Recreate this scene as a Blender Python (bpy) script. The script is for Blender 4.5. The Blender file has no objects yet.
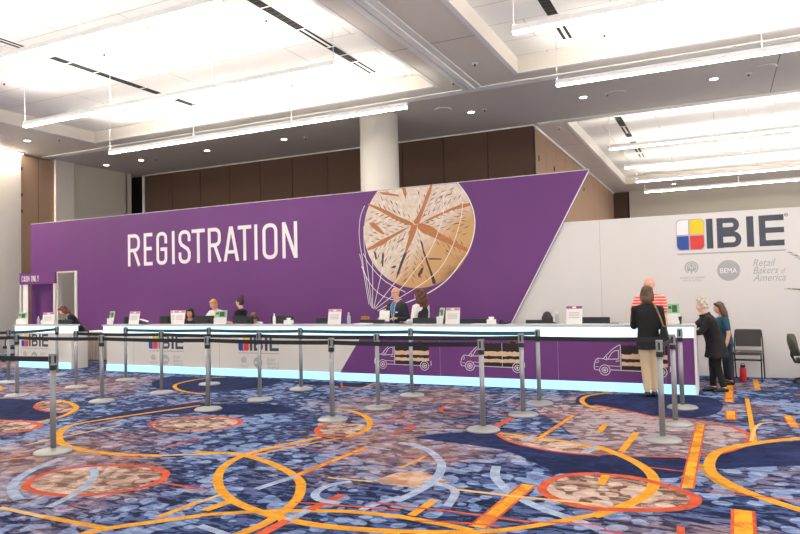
import bpy, bmesh, math, random
from mathutils import Vector, Matrix, noise
from mathutils.geometry import tessellate_polygon
random.seed(7)
PI = math.pi
K = 1.0774            # survey units -> metres
SC = bpy.context.scene
COL = SC.collection

# ------------------------------------------------------------------ materials
def lin(c):
    return tuple((x/255/12.92 if x/255 <= .04045 else ((x/255+.055)/1.055)**2.4) for x in c)
MATS = {}
def mat(name, rgb, rough=.6, metal=0., spec=.5, emit=None, strength=0., trans=0., noise_amt=0., noise_scale=8., bump=0., bump_scale=200.):
    if name in MATS: return MATS[name]
    m = bpy.data.materials.new(name); m.use_nodes = True
    nt = m.node_tree; b = nt.nodes['Principled BSDF']
    c = lin(rgb) + (1,)
    b.inputs['Base Color'].default_value = c
    b.inputs['Roughness'].default_value = rough
    b.inputs['Metallic'].default_value = metal
    b.inputs['Specular IOR Level'].default_value = spec
    if trans: b.inputs['Transmission Weight'].default_value = trans
    if emit is not None:
        b.inputs['Emission Color'].default_value = lin(emit) + (1,)
        b.inputs['Emission Strength'].default_value = strength
    tc = None
    if noise_amt or bump:
        tc = nt.nodes.new('ShaderNodeTexCoord')
    if noise_amt:
        n = nt.nodes.new('ShaderNodeTexNoise'); n.inputs['Scale'].default_value = noise_scale; n.inputs['Detail'].default_value = 6
        nt.links.new(tc.outputs['Object'], n.inputs['Vector'])
        mr = nt.nodes.new('ShaderNodeMapRange'); mr.inputs['To Min'].default_value = 1-noise_amt; mr.inputs['To Max'].default_value = 1+noise_amt
        nt.links.new(n.outputs['Fac'], mr.inputs['Value'])
        mx = nt.nodes.new('ShaderNodeMix'); mx.data_type = 'RGBA'; mx.blend_type = 'MULTIPLY'; mx.inputs[0].default_value = 1
        mx.inputs[6].default_value = c
        nt.links.new(mr.outputs[0], mx.inputs[7]); nt.links.new(mx.outputs[2], b.inputs['Base Color'])
    if bump:
        n = nt.nodes.new('ShaderNodeTexNoise'); n.inputs['Scale'].default_value = bump_scale
        nt.links.new(tc.outputs['Object'], n.inputs['Vector'])
        bp = nt.nodes.new('ShaderNodeBump'); bp.inputs['Strength'].default_value = bump; bp.inputs['Distance'].default_value = .01
        nt.links.new(n.outputs['Fac'], bp.inputs['Height']); nt.links.new(bp.outputs[0], b.inputs['Normal'])
    MATS[name] = m
    return m

class NT:
    """small node helper for the patterned materials"""
    def __init__(s, name, rough=.8, spec=.3):
        s.m = bpy.data.materials.new(name); s.m.use_nodes = True; s.t = s.m.node_tree
        s.b = s.t.nodes['Principled BSDF']; s.b.inputs['Roughness'].default_value = rough; s.b.inputs['Specular IOR Level'].default_value = spec
        s.tc = s.t.nodes.new('ShaderNodeTexCoord'); MATS[name] = s.m
    def put(s, sock, v):
        if isinstance(v, (int, float)): sock.default_value = v
        elif isinstance(v, tuple): sock.default_value = v if len(v) == len(sock.default_value) else v + (1,)
        else: s.t.links.new(v, sock)
    def coords(s, scale=(1,1,1), rot=0):
        mp = s.t.nodes.new('ShaderNodeMapping'); mp.inputs['Scale'].default_value = scale; mp.inputs['Rotation'].default_value = (0,0,rot)
        s.t.links.new(s.tc.outputs['Object'], mp.inputs['Vector']); return mp.outputs[0]
    def noise(s, vec, scale, detail=3, rough=.5, dist=0.):
        n = s.t.nodes.new('ShaderNodeTexNoise'); n.inputs['Scale'].default_value = scale; n.inputs['Detail'].default_value = detail
        n.inputs['Roughness'].default_value = rough; n.inputs['Distortion'].default_value = dist
        s.t.links.new(vec, n.inputs['Vector']); return n
    def voro(s, vec, scale, feature='F1', rnd=1.):
        n = s.t.nodes.new('ShaderNodeTexVoronoi'); n.feature = feature; n.inputs['Scale'].default_value = scale; n.inputs['Randomness'].default_value = rnd
        s.t.links.new(vec, n.inputs['Vector']); return n
    def math(s, op, a, b=0., clamp=False):
        n = s.t.nodes.new('ShaderNodeMath'); n.operation = op; n.use_clamp = clamp
        s.put(n.inputs[0], a); s.put(n.inputs[1], b); return n.outputs[0]
    def step(s, v, lo, hi):
        n = s.t.nodes.new('ShaderNodeMapRange'); n.interpolation_type = 'SMOOTHSTEP'
        s.put(n.inputs['Value'], v); s.put(n.inputs['From Min'], lo); s.put(n.inputs['From Max'], hi); return n.outputs[0]
    def mix(s, f, a, b, mode='MIX'):
        n = s.t.nodes.new('ShaderNodeMix'); n.data_type = 'RGBA'; n.blend_type = mode
        s.put(n.inputs[0], f); s.put(n.inputs[6], a); s.put(n.inputs[7], b); return n.outputs[2]
    def vmix(s, a, vec, amt):
        sub = s.t.nodes.new('ShaderNodeVectorMath'); sub.operation = 'SUBTRACT'; s.t.links.new(vec, sub.inputs[0]); sub.inputs[1].default_value = (.5,.5,.5)
        sc = s.t.nodes.new('ShaderNodeVectorMath'); sc.operation = 'SCALE'; s.t.links.new(sub.outputs[0], sc.inputs[0]); sc.inputs['Scale'].default_value = amt
        ad = s.t.nodes.new('ShaderNodeVectorMath'); ad.operation = 'ADD'; s.t.links.new(a, ad.inputs[0]); s.t.links.new(sc.outputs[0], ad.inputs[1]); return ad.outputs[0]
    def xyz(s):
        n = s.t.nodes.new('ShaderNodeSeparateXYZ'); s.t.links.new(s.tc.outputs['Object'], n.inputs[0]); return n.outputs
    def out(s, col): s.t.links.new(col, s.b.inputs['Base Color']); return s.m

L3 = lambda *c: lin(c) + (1,)

# carpet: pebbles of pale blue on navy, drifting into brown areas
def carpet(name, light, dark, midc, warm, warm_amt, thr):
    n = NT(name, .95, .1)
    v = n.coords()
    w = n.noise(v, 2.2, 3)
    vd = n.vmix(v, w.outputs['Color'], .22)
    big = n.noise(v, .38, 2)
    med = n.noise(v, 1.1, 3, .6, .6)
    vo = n.voro(vd, 6.5, 'SMOOTH_F1')
    vo.inputs['Smoothness'].default_value = .25
    fine = n.noise(n.coords((1.0,2.6,1)), 5.5, 5, .65, .8)
    lim = n.math('ADD', thr, n.math('MULTIPLY', n.math('SUBTRACT', med.outputs['Fac'], .5), 1.7))
    peb = n.math('SUBTRACT', 1., n.step(n.math('SUBTRACT', vo.outputs['Distance'], lim), -.03, .03))
    streak = n.step(fine.outputs['Fac'], .46, .56)
    base = n.mix(streak, dark, midc)
    lite = n.mix(n.step(fine.outputs['Fac'], .3, .75), midc, light)
    c = n.mix(peb, base, lite)
    wm = n.math('MULTIPLY', n.step(n.math('ADD', n.math('MULTIPLY', big.outputs['Fac'], .7), n.math('MULTIPLY', fine.outputs['Fac'], .3)), .48, .60), warm_amt)
    c = n.mix(wm, c, n.mix(n.step(n.noise(v, 4.2, 4, .6, .5).outputs['Fac'], .42, .6), warm[0], warm[1]))
    thread = n.noise(v, 160, 2)
    c = n.mix(1., c, n.mix(n.step(thread.outputs['Fac'], .3, .7), (.72,.72,.72,1), (1.2,1.2,1.2,1)), 'MULTIPLY')
    return n.out(c)
WARM = (L3(126,84,68), L3(200,164,142))
carpet('carpet_ground', L3(148,168,204), L3(20,28,58), L3(68,86,130), WARM, .46, .43)
carpet('carpet_beige', L3(206,188,178), L3(92,68,62), L3(156,130,120), (L3(120,88,78), L3(222,200,186)), .45, .46)
carpet('carpet_grey', L3(180,168,174), L3(88,72,82), L3(136,118,126), (L3(110,84,80), L3(190,166,158)), .55, .50)
carpet('carpet_navy', L3(30,42,84), L3(18,26,58), L3(24,34,70), (L3(34,38,74), L3(56,64,112)), .5, .45)
def flat(name, a, b, scale=9.):
    n = NT(name, .95, .1); v = n.coords()
    c = n.mix(n.step(n.noise(v, scale, 4, .6).outputs['Fac'], .38, .62), a, b)
    th = n.noise(v, 160, 2)
    return n.out(n.mix(1., c, n.mix(n.step(th.outputs['Fac'], .3, .7), (.8,.8,.8,1), (1.15,1.15,1.15,1)), 'MULTIPLY'))
flat('carpet_orange', L3(166,70,46), L3(192,86,56))
flat('carpet_yellow', L3(194,134,38), L3(218,152,48))
flat('carpet_gold', L3(200,164,112), L3(216,174,104))
flat('carpet_red', L3(150,60,70), L3(176,74,76))
flat('carpet_lavender', L3(132,146,174), L3(160,172,196))
flat('carpet_amber', L3(176,110,44), L3(222,158,44), 4.)
flat('carpet_dark_gold', L3(150,104,56), L3(178,128,62))
flat('carpet_taupe', L3(150,112,92), L3(196,164,140), 5.)

def ceil_planks():
    n = NT('ceiling_planks', .75, .2)
    br = n.t.nodes.new('ShaderNodeTexBrick'); n.t.links.new(n.coords(), br.inputs['Vector'])
    br.inputs['Color1'].default_value = L3(248,246,242); br.inputs['Color2'].default_value = L3(246,243,239); br.inputs['Mortar'].default_value = L3(205,198,192)
    br.inputs['Scale'].default_value = 1; br.inputs['Brick Width'].default_value = 3.2; br.inputs['Row Height'].default_value = .95; br.inputs['Mortar Size'].default_value = .010
    return n.out(br.outputs['Color'])
ceil_planks()
mat('soffit_white', (228,221,211), .8, spec=.2)
mat('ceiling_trim', (240,238,235), .6)
mat('seam_dark', (70,64,60), .8)
mat('seam_grey', (150,144,140), .8)
mat('wall_white', (232,226,218), .75, noise_amt=.03, noise_scale=3)
mat('wall_beige', (206,200,186), .8, noise_amt=.04, noise_scale=14)
def fabric_panel(name, a, b):
    n = NT(name, .9, .15); v = n.coords()
    f = n.noise(n.coords((9,9,1.2)), 9, 4, .7)
    return n.out(n.mix(f.outputs['Fac'], a, b))
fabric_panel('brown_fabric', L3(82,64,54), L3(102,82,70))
fabric_panel('brown_fabric_lit', L3(152,126,106), L3(176,148,126))  # lit copy of the brown fabric, stronger light put into its colour
mat('black_gap', (22,20,19), .9)
def purple(name, a, b, scale):
    n = NT(name, .62, .3); f = n.noise(n.coords(), scale, 2)
    return n.out(n.mix(f.outputs['Fac'], a, b))
purple('purple_print', L3(94,51,108), L3(108,61,124), .25)
purple('purple_counter', L3(98,52,112), L3(112,62,126), .6)
mat('white_print', (244,240,240), .6)
mat('white_fabric_wall', (228,224,222), .8, noise_amt=.02, noise_scale=2)
mat('counter_white', (226,221,214), .45)
mat('counter_top', (205,210,214), .25)
mat('led_white', (235,250,255), .4, emit=(206,242,252), strength=.98)
mat('led_cyan', (150,210,235), .4, emit=(158,212,238), strength=1.05)
mat('desk_grey', (150,148,146), .5)
mat('steel', (150,152,156), .45, .6)
mat('steel_base', (168,168,168), .42, .6)
mat('black_plastic', (24,25,28), .45)
mat('black_belt', (20,24,30), .7)
mat('led_tint_belt', (18,84,106), .7)  # dark belt with the teal cast of the glowing counter put into its colour
mat('screen_black', (16,20,24), .3)
mat('navy_cloth', (30,36,66), .9)
mat('logo_slate', (66,70,84), .6); mat('logo_grey', (176,174,178), .6); mat('logo_blue', (28,72,152), .45); mat('logo_red', (222,58,56), .45)
mat('logo_yellow', (250,210,20), .45); mat('logo_white', (246,244,246), .45); mat('logo_outline', (176,170,190), .5)
mat('lamp_housing', (236,235,232), .5, emit=(255,251,245), strength=.14)
mat('lamp_lens', (255,252,245), .4, emit=(255,248,236), strength=25.)
mat('lamp_up', (255,252,245), .4, emit=(255,247,234), strength=85.)
mat('lamp_spot', (255,250,240), .4, emit=(255,246,232), strength=10.)
mat('wash_lens', (255,252,245), .4, emit=(255,240,222), strength=120.)
mat('wash_fill_lens', (255,252,245), .4, emit=(255,240,222), strength=34.)
mat('cable_white', (220,216,212), .6)
mat('paper_white', (246,243,240), .7); mat('paper_text', (176,170,170), .8); mat('paper_green', (150,190,150), .7); mat('paper_dark_green', (46,92,62), .7)
mat('paper_pink', (206,140,160), .7); mat('paper_purple', (140,80,130), .7)
mat('clear_plastic', (226,230,234), .15, trans=.55); mat('white_plastic', (240,238,240), .35)
mat('chair_fabric', (64,60,60), .9, noise_amt=.15, noise_scale=60); mat('chair_frame', (44,42,42), .4, .5)
mat('olive_fabric', (92,90,76), .9); mat('mesh_grey', (96,92,96), .8)
mat('bottle_red', (196,40,52), .35); mat('drape_grey', (196,186,176), .9)
mat('leaf_green', (70,104,52), .6, noise_amt=.25, noise_scale=12); mat('leaf_tip', (170,160,90), .7); mat('stem_brown', (86,66,46), .8); mat('pot_dark', (46,44,44), .5); mat('soil', (52,40,32), .95)
mat('skin', (222,168,142), .55); mat('skin_pale', (232,186,164), .55); mat('skin_tan', (206,150,120), .55)
mat('eye_white', (236,232,228), .3); mat('iris_dark', (46,34,28), .3); mat('lip', (186,100,94), .5)
mat('hair_dark', (38,27,25), .55, noise_amt=.3, noise_scale=40); mat('hair_auburn', (96,44,30), .55, noise_amt=.3, noise_scale=40); mat('hair_blond', (196,148,90), .55, noise_amt=.25, noise_scale=40)
mat('hair_brown', (84,56,40), .55, noise_amt=.3, noise_scale=40); mat('hair_grey', (200,192,180), .6, noise_amt=.22, noise_scale=30); mat('hair_reddish', (92,50,40), .5, noise_amt=.35, noise_scale=30)
mat('cloth_black', (22,21,24), .9, noise_amt=.2, noise_scale=20); mat('cloth_charcoal', (42,42,48), .9); mat('cloth_white', (238,232,230), .85); mat('cloth_blue', (74,122,178), .8)
mat('cloth_royal', (36,70,150), .8); mat('cloth_teal', (24,74,92), .85); mat('cloth_khaki', (206,184,152), .9, noise_amt=.06, noise_scale=12); mat('cloth_navy', (34,38,56), .9)
mat('shoe_black', (20,19,20), .5); mat('shoe_white', (232,230,228), .5); mat('leather_tan', (150,112,78), .6); mat('glass_rim', (40,36,36), .4); mat('gold_bag', (190,140,70), .5)
def stripes():
    n = NT('cloth_striped', .85, .2)
    z = n.xyz()[2]
    f = n.math('FRACT', n.math('MULTIPLY', z, 20))
    return n.out(n.mix(n.step(f, .66, .72), L3(236,84,76), L3(240,214,206)))
stripes()

# ------------------------------------------------------------------ mesh builder
class MB:
    def __init__(s): s.v=[]; s.f=[]; s.m=[]
    def add(s, vs, fs, mi=0):
        o=len(s.v); s.v += [tuple(p) for p in vs]; s.f += [tuple(i+o for i in f) for f in fs]; s.m += [mi]*len(fs); return s
    def box(s, x0,x1,y0,y1,z0,z1, mi=0):
        return s.add([(x0,y0,z0),(x1,y0,z0),(x1,y1,z0),(x0,y1,z0),(x0,y0,z1),(x1,y0,z1),(x1,y1,z1),(x0,y1,z1)],
                     [(0,3,2,1),(4,5,6,7),(0,1,5,4),(1,2,6,5),(2,3,7,6),(3,0,4,7)], mi)
    def rbox(s, x0,x1,y0,y1,z0,z1, r, mi=0, axis='z', n=4):
        """box with rounded corners, extruded along axis"""
        def prof(a0,a1,b0,b1):
            out=[]
            for cx,cy,a in ((a1-r,b1-r,0),(a0+r,b1-r,90),(a0+r,b0+r,180),(a1-r,b0+r,270)):
                for k in range(n+1):
                    t=math.radians(a+90*k/n); out.append((cx+r*math.cos(t),cy+r*math.sin(t)))
            return out
        if axis=='z': P=prof(x0,x1,y0,y1); A=[(p[0],p[1],z0) for p in P]; B=[(p[0],p[1],z1) for p in P]
        elif axis=='y': P=prof(x0,x1,z0,z1)[::-1]; A=[(p[0],y0,p[1]) for p in P]; B=[(p[0],y1,p[1]) for p in P]
        else: P=prof(y0,y1,z0,z1); A=[(x0,p[0],p[1]) for p in P]; B=[(x1,p[0],p[1]) for p in P]
        N=len(P)
        return s.add(A+B, [tuple(range(N))[::-1], tuple(range(N,2*N))]+[(i,(i+1)%N,N+(i+1)%N,N+i) for i in range(N)], mi)
    def loft(s, rings, mi=0, cap=True):
        n=len(rings[0]); vs=[p for r in rings for p in r]; fs=[]
        for k in range(len(rings)-1):
            for i in range(n):
                j=(i+1)%n; fs.append((k*n+i,k*n+j,(k+1)*n+j,(k+1)*n+i))
        if cap: fs.append(tuple(range(n))[::-1]); fs.append(tuple((len(rings)-1)*n+i for i in range(n)))
        return s.add(vs, fs, mi)
    def lathe(s, prof, c=(0,0,0), n=24, mi=0):
        return s.loft([[(c[0]+r*math.cos(2*PI*i/n), c[1]+r*math.sin(2*PI*i/n), c[2]+z) for i in range(n)] for r,z in prof], mi)
    def tube(s, pts, r, n=8, mi=0, side=None, round_ends=False):
        """tube through pts; r a number, list, or list of (ra, rb) ellipse radii (ra along `side`)"""
        P=[Vector(p) for p in pts]; N=len(P)
        rr=r if isinstance(r,(list,tuple)) else [r]*N
        rr=[(q,q) if isinstance(q,(int,float)) else q for q in rr]
        if round_ends:
            d0=(P[0]-P[1]).normalized(); d1=(P[-1]-P[-2]).normalized(); a=rr[0]; b=rr[-1]
            pre=[]; post=[]
            for t in (88,62,32):
                c,sn=math.cos(math.radians(t)),math.sin(math.radians(t))
                pre.append((P[0]+d0*min(a)*sn,(a[0]*c,a[1]*c)))
            for t in (32,62,88):
                c,sn=math.cos(math.radians(t)),math.sin(math.radians(t))
                post.append((P[-1]+d1*min(b)*sn,(b[0]*c,b[1]*c)))
            P=[p for p,_ in pre]+P+[p for p,_ in post]; rr=[q for _,q in pre]+rr+[q for _,q in post]; N=len(P)
        rings=[]; prev=None
        for k in range(N):
            t=(P[min(k+1,N-1)]-P[max(k-1,0)]).normalized()
            if side is not None: a=(Vector(side)-t*t.dot(Vector(side))).normalized()
            elif prev is None: a=t.orthogonal().normalized()
            else: a=(prev-t*t.dot(prev)).normalized()
            prev=a; b=t.cross(a)
            rings.append([P[k]+a*(rr[k][0]*math.cos(2*PI*i/n))+b*(rr[k][1]*math.sin(2*PI*i/n)) for i in range(n)])
        return s.loft(rings, mi)
    def ball(s, c, r, mi=0, n=14, m=9, rot=None):
        r=(r,r,r) if isinstance(r,(int,float)) else r; c=Vector(c)
        rings=[]
        for j in range(m+1):
            th=PI*(j+.02*(j==0)-.02*(j==m))/m
            ring=[]
            for i in range(n):
                p=Vector((r[0]*math.sin(th)*math.cos(2*PI*i/n), r[1]*math.sin(th)*math.sin(2*PI*i/n), -r[2]*math.cos(th)))
                if rot is not None: p=rot@p
                ring.append(c+p)
            rings.append(ring)
        return s.loft(rings, mi)
    def poly(s, pts3, mi=0):
        tri=tessellate_polygon([[Vector(p) for p in pts3]])
        n=Vector((0,0,0))
        return s.add(pts3, [tuple(t) for t in tri], mi)
    def mesh(s, name, mats):
        me=bpy.data.meshes.new(name)
        me.from_pydata([(x*K,y*K,z*K) for x,y,z in s.v], [], s.f)
        for m in mats: me.materials.append(MATS[m])
        me.polygons.foreach_set('material_index', s.m)
        me.update(); return me
    def build(s, name, mats, parent=None, smooth=False, bevel=0, loc=(0,0,0), rz=0, fixn=False):
        if isinstance(mats,str): mats=[mats]
        me=s.mesh(name, mats)
        if fixn:
            bm=bmesh.new(); bm.from_mesh(me); bmesh.ops.recalc_face_normals(bm, faces=bm.faces); bm.to_mesh(me); bm.free()
        o=bpy.data.objects.new(name, me); COL.objects.link(o)
        if parent is not None: o.parent=parent
        o.location=[c*K for c in loc]; o.rotation_euler=(0,0,rz)
        if smooth:
            me.polygons.foreach_set('use_smooth',[True]*len(me.polygons))
        if bevel:
            b=o.modifiers.new('soft_edges','BEVEL'); b.width=bevel*K; b.segments=2; b.limit_method='ANGLE'; b.angle_limit=math.radians(50)
        return o
def tag(o, label, cat, group=None, kind=None):
    o['label']=label; o['category']=cat
    if group: o['group']=group
    if kind: o['kind']=kind
    return o
def thing(name, label, cat, loc=(0,0,0), rz=0, group=None):
    o=bpy.data.objects.new(name,None); COL.objects.link(o); o.empty_display_size=.1
    o.location=[c*K for c in loc]; o.rotation_euler=(0,0,rz)
    return tag(o,label,cat,group)
def struct(o): o['kind']='structure'; return o
def copy_thing(src, loc, rz, label):
    r=src.copy(); COL.objects.link(r); r.location=[c*K for c in loc]; r.rotation_euler=(0,0,rz); r['label']=label
    for ch in src.children:
        c=ch.copy(); COL.objects.link(c); c.parent=r
        for g in ch.children:
            d=g.copy(); COL.objects.link(d); d.parent=c
    return r

# flat printed artwork on a vertical face: u runs along +X, v along +Z, layers stand off towards -Y
class Pen:
    def __init__(s, mb, x0, y, z0, su=1., sv=1.): s.b=mb; s.x=x0; s.y=y; s.z=z0; s.su=su; s.sv=sv; s.layer=0; s.n=0
    def P(s, u, v): return (s.x+u*s.su, s.y-.0012-.0009*s.layer-.00004*(s.n%16), s.z+v*s.sv)
    def on(s, layer): s.layer=layer; return s
    def fill(s, pts, mi):
        s.n+=1
        a=sum(pts[i][0]*pts[(i+1)%len(pts)][1]-pts[(i+1)%len(pts)][0]*pts[i][1] for i in range(len(pts)))
        if a<0: pts=pts[::-1]
        s.b.poly([s.P(*p) for p in pts], mi)
    def rect(s, u0,u1,v0,v1, mi): s.fill([(u0,v0),(u1,v0),(u1,v1),(u0,v1)], mi)
    def disc(s, u,v,r, mi, n=32, rv=None):
        s.fill([(u+r*math.cos(2*PI*i/n), v+(rv or r)*math.sin(2*PI*i/n)) for i in range(n)], mi)
    def stroke(s, pts, w, mi, closed=False):
        s.n+=1
        a,b=offset_line(pts,w,closed); n=len(a)
        vs=[s.P(*p) for p in a]+[s.P(*p) for p in b]
        s.b.add(vs,[(i,n+i,n+(i+1)%n,(i+1)%n)[::-1] for i in range(n if closed else n-1)],mi)
    def ring(s, u,v,r,w, mi, n=32): s.stroke([(u+r*math.cos(2*PI*i/n), v+r*math.sin(2*PI*i/n)) for i in range(n)], w, mi, True)
def offset_line(pts, w, closed=False):
    n=len(pts); L=[]; Rr=[]
    ws=w if isinstance(w,(list,tuple)) else [w]*n
    for i in range(n):
        p=Vector(pts[i])
        pa=Vector(pts[(i-1)%n]) if (closed or i>0) else None
        pb=Vector(pts[(i+1)%n]) if (closed or i<n-1) else None
        d1=(p-pa).normalized() if pa is not None and (p-pa).length>1e-9 else None
        d2=(pb-p).normalized() if pb is not None and (pb-p).length>1e-9 else None
        d1=d1 if d1 is not None else d2; d2=d2 if d2 is not None else d1
        n1=Vector((-d1.y,d1.x)); n2=Vector((-d2.y,d2.x)); m=(n1+n2)
        m=m.normalized() if m.length>1e-6 else n1
        k=min(2.2,1/max(.3,m.dot(n1)))
        L.append(tuple(p+m*(ws[i]/2*k))); Rr.append(tuple(p-m*(ws[i]/2*k)))
    return L,Rr
def smooth_line(pts, closed=False, sub=5):
    """Catmull-Rom through pts"""
    n=len(pts); out=[]
    g=lambda i: Vector(pts[i%n]) if closed else Vector(pts[min(max(i,0),n-1)])
    for i in range(n if closed else n-1):
        p0,p1,p2,p3=g(i-1),g(i),g(i+1),g(i+2)
        for k in range(sub):
            t=k/sub
            out.append(tuple(.5*((2*p1)+(p2-p0)*t+(2*p0-5*p1+4*p2-p3)*t*t+(3*p1-p0-3*p2+p3)*t**3)))
    if not closed: out.append(tuple(pts[-1]))
    return out
_fonts={}
def text_tris(body, shear=0.):
    """outline of built-in lettering as (verts, tris), width and height 1 line tall"""
    key=(body,shear)
    if key in _fonts: return _fonts[key]
    cu=bpy.data.curves.new('lettering','FONT'); cu.body=body; cu.size=1.; cu.shear=shear; cu.resolution_u=3
    o=bpy.data.objects.new('lettering',cu); COL.objects.link(o)
    bpy.context.view_layer.update()
    me=o.evaluated_get(bpy.context.evaluated_depsgraph_get()).to_mesh()
    vs=[(v.co.x,v.co.y) for v in me.vertices]; fs=[tuple(p.vertices) for p in me.polygons]
    o.to_mesh_clear(); bpy.data.objects.remove(o); bpy.data.curves.remove(cu)
    x0=min(v[0] for v in vs); x1=max(v[0] for v in vs); y0=min(v[1] for v in vs); y1=max(v[1] for v in vs)
    _fonts[key]=([((x-x0)/(x1-x0),(y-y0)/(y1-y0)) for x,y in vs],fs); return _fonts[key]
def pen_text(pen, body, u0,u1,v0,v1, mi, shear=0.):
    vs,fs=text_tris(body,shear)
    pen.b.add([pen.P(u0+x*(u1-u0),v0+y*(v1-v0)) for x,y in vs], fs, mi)
# ------------------------------------------------------------------ camera and world
FX=668.47
Rv=Vector((0.90131286,0.43251548,-0.02377979)); Uv=Vector((0.03735371,-0.02291349,0.99903937)); Fv=Vector((-0.43155512,0.9013353,0.03680828))
cam=bpy.data.objects.new('camera',bpy.data.cameras.new('camera')); COL.objects.link(cam)
cam.data.sensor_width=36; cam.data.lens=36*FX/800; cam.data.clip_end=200
M=Matrix((Rv,Uv,-Fv)).transposed().to_4x4(); M.translation=Vector((0,0,1.55*K)); cam.matrix_world=M
SC.camera=cam
w=bpy.data.worlds.new('hall_ambient'); SC.world=w; w.use_nodes=True
w.node_tree.nodes['Background'].inputs[0].default_value=(1.0,.95,.89,1); w.node_tree.nodes['Background'].inputs[1].default_value=1.45
SC.view_settings.view_transform='Standard'; SC.view_settings.look='None'; SC.view_settings.gamma=1; SC.view_settings.exposure=.14

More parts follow.
